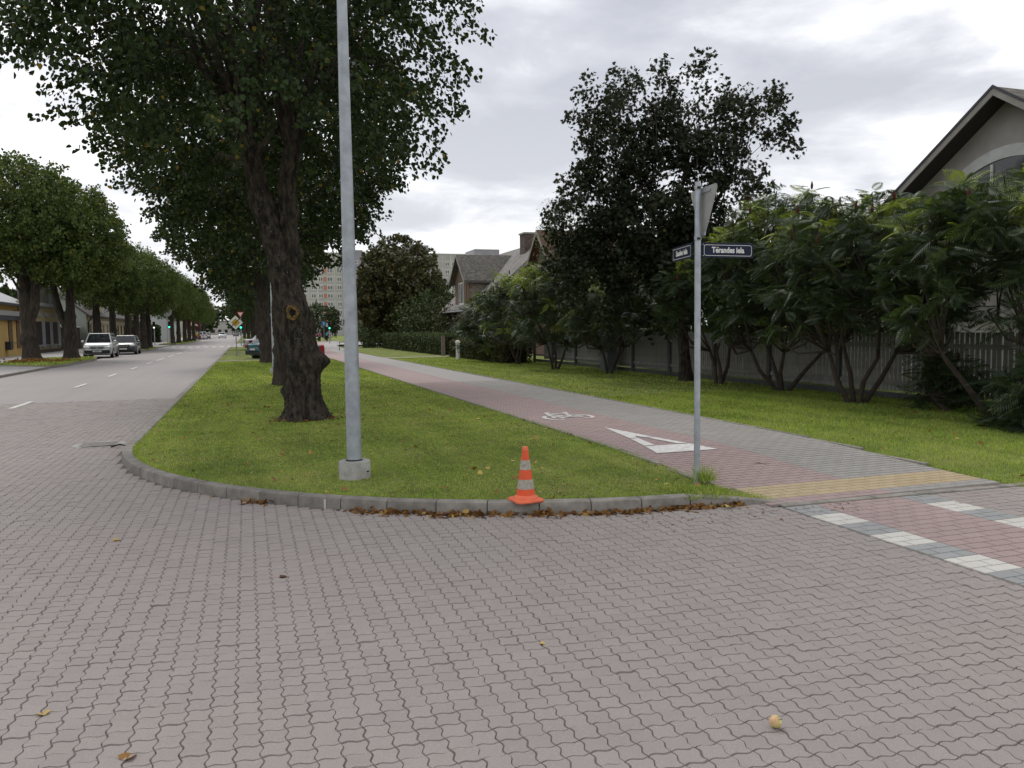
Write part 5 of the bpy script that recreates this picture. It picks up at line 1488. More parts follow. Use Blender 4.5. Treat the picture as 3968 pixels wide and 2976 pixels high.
for dy, dz in ((0, .12), (.12, 0), (0, -.12), (-.12, 0), (0, 0)): b.lathe([(.05, -.075), (.05, -.055)], 8, (0, dm + dy, 5.75 + dz), 'x')
b.build('gable_ornament', 'trim_light', dmr)
MB().bbox(-.09, -.02, YA, YB, zEv - .72, zEv - .60).build('string_course', 'fascia', mh_)
window(mh_, (-.021, 50.8, .95), (0, -1, 0), 1.2, 1.5, mull=2, fr=.09, sill=True)
window(mh_, (-.021, 55.6, .95), (0, -1, 0), 1.2, 1.5, mull=1, fr=.09, sill=True)
b = MB(); b.bbox(ridge_x - .75, ridge_x + .35, 49.7, 50.7, zRd - .8, zRd + .7); cm = b.build('chimney', pm('chimney_brick', (.14, .10, .08), (.06, .05, .045), .9, 6.0, bump=.5, bscale=20), mh_)
MB().bbox(ridge_x - .82, ridge_x + .42, 49.63, 50.77, zRd + .7, zRd + .8).build('chimney_cap', 'concrete', cm)
# cross gable nearer the viewer
cg = thing('house', 'brown house with red roof whose narrow gable rises behind the sumacs', 'house', (16.2, 42.9, 0))
gs = 1.06; gw_ = 2.6; gz = 7.15
b = MB(); b.prism([(-gw_, -.1), (gw_, -.1), (gw_, gz - gs * gw_), (0, gz), (-gw_, gz - gs * gw_)], .3, 7, 'x'); b.build('wall', 'brown_wall', cg)
for s_ in (1, -1):
    e_ = gw_ + .35
    b = MB(); b.prism([(0, gz + .1), (s_ * e_, gz + .1 - gs * e_), (s_ * e_, gz - .05 - gs * e_), (0, gz - .05)], -.25, 7.3, 'x'); b.build('roof', 'roof_red', cg)
    b = MB(); b.prism([(0, gz + .08), (s_ * e_, gz + .08 - gs * e_), (s_ * e_, gz - .14 - gs * e_), (0, gz - .14)], -.29, -.253, 'x'); b.build('verge_board', 'fascia', cg)
window(cg, (.298, .6, 3.6), (0, -1, 0), 1.2, 1.3, mull=1, fr=.08)
# corrugated-roof house behind
kh = thing('house', 'low house with corrugated grey roof half hidden by the chestnut', 'house', (20.5, 78, 0))
b = MB(); b.bbox(-3.2, 5, -4, 5, -.1, 4.6); b.build('wall', 'brown_wall_worn', kh)
b = MB(); b.prism([(-3.8, 4.5), (1, 7.6), (1, 7.45), (-3.8, 4.35)], -4.5, 5.5, 'y'); b.build('roof', 'roof_corr', kh)
b = MB(); b.prism([(5.8, 4.5), (1, 7.6), (1, 7.45), (5.8, 4.35)], -4.5, 5.5, 'y'); b.build('roof', 'roof_corr', kh)
window(kh, (-3.22, 2.0, 2.4), (0, -1, 0), 1.3, 1.4)
# hip-roofed house further off
hh_ = thing('house', 'small tan house with grey hip roof just left of the tall lamp post', 'house', (17.6, 120, 0))
MB().bbox(-2.6, 4, -3, 3, -.1, 5.4).build('wall', pm('tan_wall', (.22, .17, .11), (.17, .13, .09), .9, 2.0), hh_)
b = MB(); b.add([(-3.4, -3.7, 5.3), (4.8, -3.7, 5.3), (4.8, 3.7, 5.3), (-3.4, 3.7, 5.3), (.2, 0, 7.1), (1.5, 0, 7.1)], [(0, 1, 5, 4), (1, 2, 5), (2, 3, 4, 5), (3, 0, 4), (0, 3, 2, 1)]); b.build('roof', 'roof_pale', hh_)
b = MB().tube([(-2.7, -3.1, 5.2), (-2.7, -3.1, .1)], .07, 6); b.build('downpipe', 'white_paint', hh_)
# brown board gate beside the green hedge
gt = thing('board_fence', 'short brown board fence beside the bright green hedge', 'fence', (0, 0, .07))
for q in range(14): MB().bbox(15.6 + q * .2, 15.78 + q * .2, 95.2, 95.26, .0, 1.15 + .03 * math.sin(q * 2)).build('board', pm('board_brown', (.12, .06, .04), (.09, .05, .035), .85), gt)
MB().bbox(15.5, 18.5, 95.27, 95.33, .7, .82).build('rail', 'board_brown', gt)

# ------------------------------------------------------------------ apartment block
AY = 268.0
ab = thing('apartment_block', 'nine storey grey panel apartment block with lilac stair towers and orange panels', 'apartment block', (0, AY, 0))
pm('panel_grey', (.42, .405, .385), (.36, .345, .33), .9, .35)
pm('panel_lilac', (.32, .30, .35), (.28, .265, .31), .9, .35)
pm('panel_orange', (.48, .215, .15), (.42, .19, .14), .85, 1.0)
pm('panel_joint', (.62, .61, .59), rough=.9)
FLH, NF = 2.74, 9; ZT = FLH * NF + 2.4
secs = [(5, 31.2, 'panel_grey', ZT, 0), (31.2, 37.6, 'panel_lilac', ZT + .9, -.6), (37.6, 52.6, 'panel_grey', ZT, 0), (52.6, 60.0, 'panel_lilac', ZT + 2.9, -.6), (60.0, 76.4, 'panel_grey', ZT + .3, 0), (76.4, 85.4, 'panel_lilac', ZT + 2.0, -.6), (85.4, 125, 'panel_grey', ZT, 0)]
wf = MB()
def wmesh(w, h, mull, nm):
    b = MB(); fr = .16
    b.cur = 0; b.bbox(0, w, -.06, .0, 0, fr); b.bbox(0, w, -.06, 0, h - fr, h); b.bbox(0, fr, -.06, 0, fr, h - fr); b.bbox(w - fr, w, -.06, 0, fr, h - fr)
    for k in range(mull): x = w * (k + 1) / (mull + 1); b.bbox(x - .08, x + .08, -.055, 0, fr, h - fr)
    b.cur = 1; b.bbox(fr, w - fr, -.03, -.01, fr, h - fr)
    return b.mesh(nm, ['white_paint', pm('glass_far', (.10, .11, .12), (.2, .205, .2), .15, .4, kind='World')])
w_big = wmesh(1.9, 1.45, 1, 'window'); w_mid = wmesh(1.6, 1.45, 1, 'window'); w_small = wmesh(1.0, 1.1, 0, 'window')
orp = MB(); orp.bbox(0, 1.25, -.03, 0, 0, 1.45); orm = orp.mesh('orange_panel', 'panel_orange')
nw = 0
def put(me, x, y, z, nm):
    o = bpy.data.objects.new(nm, me); link(o, ab); o.location = (x, y, z); return o
for (xa, xb, m, zt, dy) in secs:
    MB().bbox(xa + .005, xb - .005, dy, 12, -1, zt).build('wall_section', m, ab)
    MB().bbox(xa - .05, xb + .05, dy - .12, 12, zt, zt + .25).build('parapet', 'panel_joint', ab)
    jb_ = MB()
    if m == 'panel_grey':
        for f_ in range(1, NF + 1): jb_.bbox(xa + .02, xb - .02, dy - .012, dy - .002, f_ * FLH + .25, f_ * FLH + .40)
        x = xb - .12
        while x > xa + 1:
            for q in (0, 2.85, 8.25): 
                if x - q > xa + .2: jb_.bbox(x - q - .07, x - q + .07, dy - .016, dy - .013, .2, zt - .1)
            x -= 8.4
        jb_.build('panel_joints', 'panel_joint', ab)
        for f_ in range(NF):
            z = 1.35 + f_ * FLH
            x = xb
            while x - 2.4 > xa:
                if xa > 80 and f_ < 4: break
                put(w_mid, x - 2.2, dy - .002, z, 'window')
                if x - 8.2 > xa:
                    put(w_big, x - 5.4, dy - .002, z, 'window'); put(orm, x - 6.65, dy - .002, z, 'orange_panel'); put(w_mid, x - 8.25, dy - .002, z, 'window')
                x -= 8.4
    else:
        for f_ in range(NF + (1 if zt > ZT + 1.5 else 0)):
            z = 1.3 + f_ * FLH + .35
            put(w_small, xa + 1.2, dy - .002, z, 'window'); put(w_small, xb - 2.6, dy - .002, z + (.9 if f_ % 2 else 0) * 0, 'window')

# ------------------------------------------------------------------ left side of the road
sheet('pavement', [(-17.2, 20), (-9.1, 20), (-9.1, 43), (-9.25, 43.0), (-10.9, 58), (-10.9, 92), (-17.2, 92)], .07, 'walk_far')
sheet('pavement', [(-40, 92), (-9.1, 92), (-9.1, 112), (-40, 112)], .05, 'walk_far')
sheet('pavement', [(-17.2, 112), (-9.1, 112), (-9.1, 420), (-17.2, 420)], .07, 'walk_far')
b = MB(); b.bbox(-9.1, -8.96, 20, 42.6, -.05, .10); tag(b.build('kerb', 'kerb'), 'straight kerb along the pavement on the left of the road', 'kerb')
def island(pts, label):
    t = thing('grass_island', label, 'grass island')
    b = MB(); b.prism(pts, .0, .11); b.build('kerb', 'kerb', t)
    cx_ = sum(p[0] for p in pts) / len(pts); cy_ = sum(p[1] for p in pts) / len(pts)
    q = [((p[0] - cx_) * .95 + cx_, (p[1] - cy_) * .975 + cy_) for p in pts]
    b = MB(); b.prism(q, .05, .135); b.build('turf', 'lawn', t)
    pts_ = []
    xs = [p[0] for p in q]; ys_ = [p[1] for p in q]
    for k in range(2600):
        x, y = random.uniform(min(xs), max(xs)), random.uniform(min(ys_), max(ys_))
        ins = False
        for a in range(len(q)):
            (x1, y1), (x2, y2) = q[a], q[a - 1]
            if (y1 > y) != (y2 > y) and x < (x2 - x1) * (y - y1) / (y2 - y1) + x1: ins = not ins
        if ins: pts_.append((x, y, .13))
    grass('grass', t, np.array(pts_), .07, .03)
    return t
island([(-12.6, 46.5), (-9.05, 43.2), (-8.75, 45), (-8.75, 54), (-9.3, 57.5), (-10.2, 58.3), (-12.4, 58)], 'grass island with two lindens left of the road')
island([(-10.5, 76), (-9.0, 75.5), (-8.6, 78), (-8.6, 88), (-9.2, 91), (-10.5, 91)], 'grass island before the zebra crossing on the left')
island([(-11.0, 113), (-8.8, 112), (-8.2, 116), (-8.2, 156), (-9.2, 162), (-11.0, 162)], 'long grass island past the zebra crossing on the left')
sheet('parking_bay', [(-10.88, 58.35), (-8.9, 58.35), (-8.9, 75.3), (-10.88, 75.3)], .008, 'road_far')

yl = pm('yellow_wall', (.46, .31, .10), (.40, .265, .09), .85, 1.0)
pm('old_yellow', (.34, .27, .14), (.22, .185, .11), .9, 1.4, bump=.3, bscale=20)
pm('cream_wall', (.46, .385, .235), (.40, .335, .205), .9, 1.0)
pm('pale_green_wall', (.44, .47, .40), (.39, .42, .36), .9, 1.0)
pm('white_band', (.55, .56, .54), rough=.8)
pm('dark_band', (.05, .05, .055), rough=.7)
pm('brown_panel', (.13, .075, .03), (.10, .06, .025), .7, 3.0)
pm('shutter', (.028, .012, .013), rough=.75)
pm('grey_trim', (.25, .26, .27), (.18, .19, .2), .85, 3.0)
pm('wood_dark', (.075, .058, .045), (.045, .035, .03), .9, 4.0)
pm('red_sign', (.20, .018, .018), rough=.5)
BX = -16.5
h1 = thing('shop_house', 'ochre shop house with white band and tall brown panels, leftmost across the road', 'house', (BX, 0, 0))
MB().bbox(-9, 0, 55, 71.2, -.1, 3.95).build('wall', yl, h1)
MB().bbox(.001, .05, 55, 71.1, 3.05, 3.40).build('sign_band', 'white_band', h1)
MB().bbox(.001, .30, 55, 69.4, 2.70, 3.0).build('canopy', 'dark_band', h1)
b = MB(); b.prism([(.5, 3.95), (-4.5, 6.3), (-4.5, 6.15), (.5, 3.8)], 54.5, 71.6, 'y'); b.build('roof', pm('roof_metal', (.33, .33, .34), (.26, .26, .27), .5, 2.0), h1)
b = MB(); b.prism([(-2.6, 5.0), (-4.5, 6.6), (-4.5, 6.3), (-2.6, 4.85)], 54.5, 71.6, 'y'); b.build('ridge_roof', 'roof_red', h1)
b = MB(); b.prism([(-9, 3.95), (0, 3.95), (-4.5, 6.1)], 71.0, 71.19, 'y'); b.build('gable', 'old_yellow', h1)
MB().bbox(.45, .58, 54.5, 71.6, 3.74, 3.90).build('gutter', 'dark_band', h1)
for ya in (59.0, 61.8, 66.6, 68.7):
    p_ = MB().bbox(.002, .06, ya, ya + .95, .62, 2.68).build('door_panel' if ya < 60 else 'window_panel', 'brown_panel', h1)
MB().bbox(.002, .35, 65.6, 66.2, .55, 1.15).build('mailbox', pm('box_dark', (.035, .03, .032), rough=.6), h1)
b = MB().tube([(.06, 66.2, 1.05), (.06, 70.6, 1.05)], .02, 6); b.build('handrail', 'steel', h1)
sg = thing('shop_sign', 'dark red hanging shop sign with small lantern on the ochre house', 'sign', (BX + .4, 68.3, 2.95))
MB().bbox(-.02, .9, -.05, .05, -.12, .32).build('board', 'red_sign', sg, bevel=.02)
for k, hgt in enumerate((.12, .05, .2, .08)): MB().bbox(.1 + k * .19, .22 + k * .19, -.04, .04, .32, .32 + hgt).build('crest', 'red_sign', sg)
b = MB().tube([(-.38, 0, .5), (.2, 0, .55)], .025, 6); b.build('bracket', 'black', sg)
MB().lathe([(.05, .70), (.16, .78), (.18, 1.05), (.12, 1.2), (.02, 1.26)], 10, (-.1, 0, .0)).build('lantern', pm('lantern', (.22, .15, .06), rough=.5), sg)
MB().box((-.1, 0, .6), (.05, .05, .3)).build('lantern_bracket', 'black', sg)
h2 = thing('old_house', 'weathered yellow house with maroon shutters and balcony wall above', 'house', (BX, 0, 0))
MB().bbox(-8, 0.0, 71.3, 83.4, -.1, 4.3).build('wall', 'old_yellow', h2)
MB().bbox(.001, .30, 71.3, 83.6, 4.0, 4.3).build('cornice', 'grey_trim', h2)
MB().bbox(-.4, -.05, 71.3, 83.3, 4.31, 5.9).build('balcony_wall', pm('dirty_wall', (.17, .155, .125), (.09, .085, .075), .9, 2.0), h2)
for y in (75.0, 80.0): MB().bbox(-.05, .05, y, y + .9, 4.31, 5.75).build('balcony_pier', 'grey_trim', h2)
for k, ya in enumerate((74.6, 77.5, 80.4)):
    s_ = MB().bbox(.002, .09, ya, ya + 1.7, .78, 2.72).build('shutter', 'shutter', h2)
    for q in range(7): MB().bbox(.091, .105, ya + .1, ya + 1.6, .9 + q * .26, 1.06 + q * .26).build('louvre', 'shutter', s_)
    MB().bbox(.002, .16, ya - .2, ya + 1.9, .62, .74).build('sill', 'grey_trim', h2)
    MB().bbox(.002, .1, ya + .2, ya + 1.5, 3.15, 3.5).build('relief_panel', 'grey_trim', h2)
for ya in (73.4, 76.4, 79.2, 82.3): MB().bbox(.002, .12, ya, ya + 1.0, .5, 2.75).build('pilaster', 'grey_trim', h2)
MB().bbox(.002, .05, 71.4, 83.2, -.1, .35).build('plinth', 'wood_dark', h2)
sd_ = thing('wooden_shed', 'dark wooden lean-to between the old yellow house and the cream house', 'shed', (BX, 0, 0))
MB().bbox(-5, -.6, 83.7, 96.2, -.1, 2.4).build('wall', 'wood_dark', sd_)
b = MB(); b.prism([(-.2, 2.35), (-4, 3.3), (-4, 3.2), (-.2, 2.25)], 84.5, 96.4, 'y'); b.build('roof', 'roof_metal', sd_)
for q in range(11): MB().bbox(-.598, -.56, 84.0 + q * 1.1, 85.0 + q * 1.1, .0, 2.2).build('board', 'wood_dark', sd_)
h3 = thing('cream_house', 'long cream house with dark tiled roof behind the parked minivan', 'house', (BX, 0, 0))
MB().bbox(-8, 0, 97, 127, -.1, 3.85).build('wall', 'cream_wall', h3)
b = MB(); b.prism([(-8, -.1), (-.02, -.1), (-.02, 3.85), (-4, 7.0), (-8, 3.85)], 96.9, 96.995, 'y'); b.build('gable_wall', 'pale_green_wall', h3)
b = MB(); b.prism([(.4, 3.65), (-4, 7.1), (-4, 6.9), (.4, 3.45)], 96.6, 127.4, 'y'); b.build('roof', 'roof_tile', h3)
b = MB(); b.prism([(-8.4, 3.65), (-4, 7.1), (-4, 6.9), (-8.4, 3.45)], 96.6, 127.4, 'y'); b.build('roof', 'roof_tile', h3)
MB().bbox(.38, .5, 96.6, 127.4, 3.4, 3.52).build('gutter', 'dark_band', h3)
b = MB().tube([(.44, 97.4, 3.4), (.1, 97.3, 2.9), (.08, 97.3, .15), (.35, 97.2, .05)], .07, 6); b.build('downpipe', 'black', h3)
for k in range(10):
    ya = 98.4 + k * 2.85
    f = MB().bbox(.002, .05, ya, ya + 1.1, .9, 2.7).build('window', pm('window_recess', (.16, .12, .07), rough=.6), h3); MB().bbox(.05, .06, ya + .15, ya + .95, 1.05, 2.55).build('pane', 'glass', f); MB().bbox(.002, .12, ya - .1, ya + 1.2, .78, .89).build('sill', 'trim_light', h3)
MB().bbox(.002, .08, 97, 127, 2.95, 3.1).build('string_course', 'trim_light', h3)
b = MB(); b.prism([(106, 4.2), (109, 4.2), (109, 5.4), (107.5, 6.2), (106, 5.4)], -3, -.3, 'x'); b.build('dormer', 'cream_wall', h3)
# things past the cream house
wbk = thing('white_cabinet', 'white upright cabinet on the pavement across the road', 'cabinet', (-14.6, 131, .07)); MB().bbox(-.55, .55, -.35, .35, 0, 1.85).build('housing', 'white_paint', wbk, bevel=.03); MB().bbox(-.2, .1, -.36, -.351, 1.2, 1.5).build('label_plate', 'galv_dark', wbk)
h4 = thing('white_house', 'white gabled house glimpsed past the left lindens', 'house', (-18, 150, 0)); b = MB(); b.prism([(-6, -.1), (5.5, -.1), (5.5, 4.2), (0, 7.4), (-6, 4.2)], 0, 12, 'y'); b.build('wall', 'white_band', h4); b = MB(); b.prism([(6, 4.0), (0, 7.6), (0, 7.4), (6, 3.8)], -.3, 12.3, 'y'); b.build('roof', 'roof_metal', h4); b = MB(); b.prism([(-6.5, 4.0), (0, 7.6), (0, 7.4), (-6.5, 3.8)], -.3, 12.3, 'y'); b.build('roof', 'roof_metal', h4); MB().bbox(2, 3.4, -.06, -.003, 1.2, 2.6).build('window', 'glass', h4)
hedge(-20, -13.6, 140, 142, 2.6, 94, 'tall dark clipped hedge past the cream house', 2500, .35, mat='shrub_leaf')
bush((-18.5, 133), 3.0, 3.2, 95, 'garden_tree', 'leafy garden tree behind the white cabinet', 'tree', 'linden_leaf_far', 240, 14, .35)
bush((-21, 129), 3.0, 4.5, 96, 'garden_tree', 'garden tree beside the far end of the cream house', 'tree', 'shrub_leaf', 240, 14, .35)
bfn = thing('board_fence', 'dark brown board fence in front of the left garden tree', 'fence', (0, 0, .05))
for q in range(20): MB().bbox(-20 + q * .32, -19.72 + q * .32, 128.0, 128.06, 0, 1.7).build('board', 'wood_dark', bfn)
for k in range(2): MB().bbox(-20, -13.6, 128.07, 128.12, .4 + k * .8, .52 + k * .8).build('rail', 'wood_dark', bfn)

# ------------------------------------------------------------------ cars
def carpaint(name, c, metal=.3, rough=.3):
    return pm(name, c, tuple(x * .9 for x in c), rough, 1.0, metal=metal, coat=.6)
pm('car_glass', (.018, .02, .022), (.03, .034, .036), .05, 1.5, spec=.6)
pm('headlight', (.55, .57, .58), (.4, .42, .43), .15, 20.0, spec=.7)
pm('tail_red', (.22, .012, .012), (.16, .01, .01), .2, 8.0)
pm('plate_white', (.6, .6, .58), rough=.5)
pm('bumper_black', (.02, .021, .023), rough=.6)
def lerp(a, b, t): return tuple(x + (y - x) * t for x, y in zip(a, b))
def patch(c, u0, u1, v0, v1, off=.012):
    """quad inside the bilinear patch c = (p00, p10, p11, p01), pushed outwards"""
    def P(u, v): return lerp(lerp(c[0], c[1], u), lerp(c[3], c[2], u), v)
    q = [Vector(P(u0, v0)), Vector(P(u1, v0)), Vector(P(u1, v1)), Vector(P(u0, v1))]
    n = (q[1] - q[0]).cross(q[3] - q[0]).normalized()
    return [tuple(p + n * off) for p in q] + [tuple(p - n * .01) for p in q]
BOXF = [(0, 1, 2, 3), (0, 1, 5, 4), (1, 2, 6, 5), (2, 3, 7, 6), (3, 0, 4, 7)]
def make_car(loc, heading, label, paint, L=4.4, W=1.75, H=1.5, hood=.95, zs=.92, cowl=1.25, roof_f=.45, roof_r=-1.35, tail=-2.0, deck=None, bumper='bumper_black', grille=None, plate=None, group=None, rails=False, name='parked_car', spoiler=False, skirt=False, cat='car'):
    """front is local -Y turned to 'heading'; L length, zs shoulder height; y positions from the car centre, front positive"""
    t = thing(name, label, cat, (loc[0], loc[1], loc[2] if len(loc) > 2 else .01), heading, group)
    hw = W / 2; F_ = L / 2; deck = deck or zs
    # body loft: stations from nose to tail (y, z bottom, z top, half width)
    st = [(F_, .34, .62, hw * .72), (F_ - .10, .26, hood - .20, hw * .88), (F_ - .32, .22, hood - .06, hw * .97), (F_ - .75, .2, hood + .02, hw), (cowl, .2, zs, hw), (0, .2, zs + .02, hw), (tail + .35, .2, zs + .03, hw), (-F_ + .30, .22, deck, hw * .97), (-F_ + .08, .30, deck - .08, hw * .90), (-F_, .36, deck - .2, hw * .78)]
    vs = []; K = 12
    for (y, zb, zt, w) in st:
        zt = max(zt, zb + .2)
        pr_ = [(w * .86, zb), (w * .97, zb + .10), (w, zb + (zt - zb) * .45), (w * .985, zt - .13), (w * .93, zt - .04), (w * .80, zt)]
        for x, z in pr_: vs.append((x, y, z))
        for x, z in pr_[::-1]: vs.append((-x, y, z))
    fs = []
    for i in range(len(st) - 1):
        for k in range(K): j = (k + 1) % K; fs.append((i * K + k, i * K + j, (i + 1) * K + j, (i + 1) * K + k))
    fs += [tuple(range(K))[::-1], tuple(range((len(st) - 1) * K, len(st) * K))]
    b = MB(); b.add(vs, fs); body = b.build('body', paint, t, smooth=True)
    # cabin
    wb_, wt_ = hw * .93, hw * .72
    z0 = zs - .06
    c = {'fl': (-wb_, cowl, z0), 'fr': (wb_, cowl, z0), 'rl': (-wb_, tail, z0), 'rr': (wb_, tail, z0), 'tfl': (-wt_, roof_f, H), 'tfr': (wt_, roof_f, H), 'trl': (-wt_, roof_r, H - .03), 'trr': (wt_, roof_r, H - .03)}
    b = MB(); names = list(c); b.add([c[k] for k in names], [tuple(names.index(k) for k in f) for f in (('fl', 'fr', 'tfr', 'tfl'), ('rr', 'rl', 'trl', 'trr'), ('fr', 'rr', 'trr', 'tfr'), ('rl', 'fl', 'tfl', 'trl'), ('tfl', 'tfr', 'trr', 'trl'))])
    b.build('roof', paint, t, bevel=.05)
    b = MB(); b.add(patch((c['fr'], c['fl'], c['tfl'], c['tfr']), .05, .95, .10, .93), BOXF); b.build('windscreen', 'car_glass', t)
    b = MB(); b.add(patch((c['rl'], c['rr'], c['trr'], c['trl']), .08, .92, .16, .90), BOXF); b.build('rear_window', 'car_glass', t)
    for corner in ((c['rr'], c['fr'], c['tfr'], c['trr']), (c['fl'], c['rl'], c['trl'], c['tfl'])):
        fl_ = corner[0][1] < corner[1][1]
        cuts_ = ((.05, .30), (.33, .62), (.65, .93)) if L > 4.1 else ((.08, .48), (.52, .92))
        for (u0, u1) in cuts_:
            if not fl_: u0, u1 = 1 - u1, 1 - u0
            b = MB(); b.add(patch(corner, u0, u1, .18, .90), BOXF); b.build('side_window', 'car_glass', t)
    # wheels
    r_ = .315
    for y in (F_ - .85, -F_ + .78):
        for s_ in (-1, 1):
            w_ = MB().lathe([(r_ - .06, -.1), (r_ - .01, -.095), (r_, -.06), (r_, .06), (r_ - .01, .095), (r_ - .06, .1)], 20, (0, 0, 0), 'x').build('wheel', 'rubber', t, smooth=True); w_.location = (s_ * (hw - .10), y, r_)
            MB().lathe([(.21, s_ * .085), (.20, s_ * .104), (.05, s_ * .108)], 14, (0, 0, 0), 'x').build('rim', 'steel', w_, smooth=True)
            b = MB().lathe([(r_ + .06, s_ * (hw - .06)), (r_ + .06, s_ * (hw + .003))], 20, (0, y, r_ + .01), 'x'); b.build('wheel_arch', 'black', t)
    MB().box((0, F_ - .02, .42), (W * .86, .16, .22)).build('front_bumper', bumper, t, bevel=.04)
    MB().box((0, -F_ + .02, .42), (W * .86, .16, .24)).build('rear_bumper', bumper, t, bevel=.04)
    for s_ in (-1, 1):
        MB().box((s_ * hw * .70, F_ - .10, .70), (W * .22, .14, .15), s_ * -.25).build('headlight', 'headlight', t, bevel=.03)
        MB().box((s_ * hw * .80, -F_ + .07, deck - .20), (W * .18, .16, .20), s_ * .2).build('tail_light', 'tail_red', t, bevel=.02)
        MB().box((s_ * (hw + .09), cowl - .28, zs + .07), (.18, .10, .13)).build('mirror', paint, t, bevel=.03)
        for y in (.25, -.75): MB().box((s_ * (hw + .005), y, zs - .16), (.02, .16, .03)).build('door_handle', 'black', t)
    MB().box((0, F_ + .0, .68), (W * .42, .08, .11)).build('grille', 'black', t)
    if grille == 'ring':
        for zz in (.735, .625): MB().box((0, F_ + .045, zz), (W * .42, .02, .018)).build('grille_trim', 'headlight', t)
        e_ = MB().lathe([(.065, F_ + .04), (.065, F_ + .055), (.05, F_ + .055), (.05, F_ + .045)], 18, (0, 0, .68), 'y', cap=False).build('emblem', 'headlight', t)
        for pts in ([(-.04, .03), (-.02, -.005), (0, .03), (.02, -.005), (.04, .03)], [(-.045, .01), (-.02, -.045), (0, -.01), (.02, -.045), (.045, .01)]):
            b = MB()
            for (x0, z0_), (x1, z1) in zip(pts[:-1], pts[1:]): b.tube([(x0, F_ + .052, .68 + z0_), (x1, F_ + .052, .68 + z1)], .006, 5)
            b.build('emblem_letter', 'headlight', e_)
    elif grille == 'frame':
        b = MB()
        for (x, z, w_, h_) in ((0, .745, .62, .025), (0, .615, .5, .025), (-.28, .68, .03, .13), (.28, .68, .03, .13)): b.box((x, F_ + .045, z), (w_, .02, h_))
        b.build('grille_trim', 'headlight', t)
    p_ = MB().box((0, F_ + .07, .45), (.52, .012, .11)).build('number_plate', 'plate_white', t)
    if plate: text_mesh(plate, 'lettering', 'black', .10, p_, frame((0, F_ + .0775, .45), (-1, 0, 0), (0, 0, 1)), .9, .001)
    MB().box((0, -F_ - .03, .62), (.52, .015, .11)).build('number_plate', 'plate_white', t)
    MB().box((0, 0, .24), (W * .9, L * .8, .1)).build('underbody', 'black', t)
    if rails:
        for s_ in (-1, 1): b = MB().tube([(s_ * wt_, roof_f - .1, H + .01), (s_ * wt_, roof_f - .25, H + .05), (s_ * wt_, roof_r + .2, H + .04), (s_ * wt_, roof_r + .1, H)], .018, 6); b.build('roof_rail', 'black', t)
    if spoiler: MB().box((0, roof_r - .12, H - .02), (W * .68, .26, .035)).build('spoiler', paint, t, bevel=.01)
    return t
silver = carpaint('paint_silver', (.52, .52, .53)); dkgreen = carpaint('paint_dark', (.035, .042, .042)); teal = carpaint('paint_teal', (.012, .115, .13)); redp = carpaint('paint_red', (.22, .014, .022)); whitep = carpaint('paint_white', (.66, .66, .66), 0.0); greyp = carpaint('paint_grey', (.2, .21, .22)); navyp = carpaint('paint_navy', (.02, .025, .04))
PKC = 'cars parked along the road'
make_car((-9.55, 60.9), PI + .04, 'silver minivan with black bumper parked behind the left grass island', silver, L=4.4, W=1.79, H=1.66, hood=1.0, zs=1.03, cowl=1.35, roof_f=.75, roof_r=-1.85, tail=-2.15, deck=1.03, grille='ring', plate='JJ 363', group=PKC, rails=True)
make_car((-9.0, 68.8), PI + .03, 'dark green estate car parked behind the silver minivan', dkgreen, L=4.55, W=1.77, H=1.47, hood=.90, zs=.93, cowl=1.05, roof_f=.35, roof_r=-1.75, tail=-2.15, bumper=dkgreen, grille='frame', group=PKC)
make_car((2.15, 48.8), RAD(-58), 'teal hatchback with its tail to the road beside the third linden', teal, L=4.3, W=1.72, H=1.43, hood=.86, zs=.90, cowl=1.0, roof_f=.25, roof_r=-1.15, tail=-2.0, deck=.98, bumper=navyp, group=PKC, spoiler=True)
make_car((2.2, 72), RAD(-70), 'silver saloon car parked by the fifth linden on the right', silver, L=4.7, W=1.82, H=1.46, hood=.88, zs=.93, cowl=.95, roof_f=.25, roof_r=-1.15, tail=-1.75, deck=1.0, bumper=silver, group=PKC)
make_car((-10.2, 184), .05, 'red hatchback parked far away on the left', redp, L=4.2, H=1.45, group=PKC, bumper=redp)
make_car((-10.0, 191), .03, 'silver off-roader parked beyond the red hatchback', silver, L=4.5, H=1.7, W=1.85, zs=1.05, hood=1.0, roof_r=-1.9, tail=-2.15, group=PKC, bumper=silver)
make_car((-9.6, 199), .03, 'white van-like car parked in the far left row', whitep, L=4.3, H=1.75, zs=1.05, hood=1.0, roof_r=-1.8, tail=-2.1, group=PKC, bumper=whitep)
make_car((-9.2, 206), PI, 'small dark car parked at the end of the far left row', greyp, L=4.2, group=PKC)
make_car((-11.0, 228), PI + .2, 'dark saloon turning in far on the left', navyp, L=4.5, H=1.42, tail=-1.7, roof_r=-1.1)
make_car((-5.9, 217), PI, 'white car driving towards the viewer far down the road', whitep, L=4.4, W=1.8, H=1.55, name='moving_car', bumper=whitep, grille='frame')
make_car((-3.4, 290), 0, 'dark off-roader far away at the end of the road', greyp, L=4.4, H=1.8, W=1.85, zs=1.1, name='moving_car')

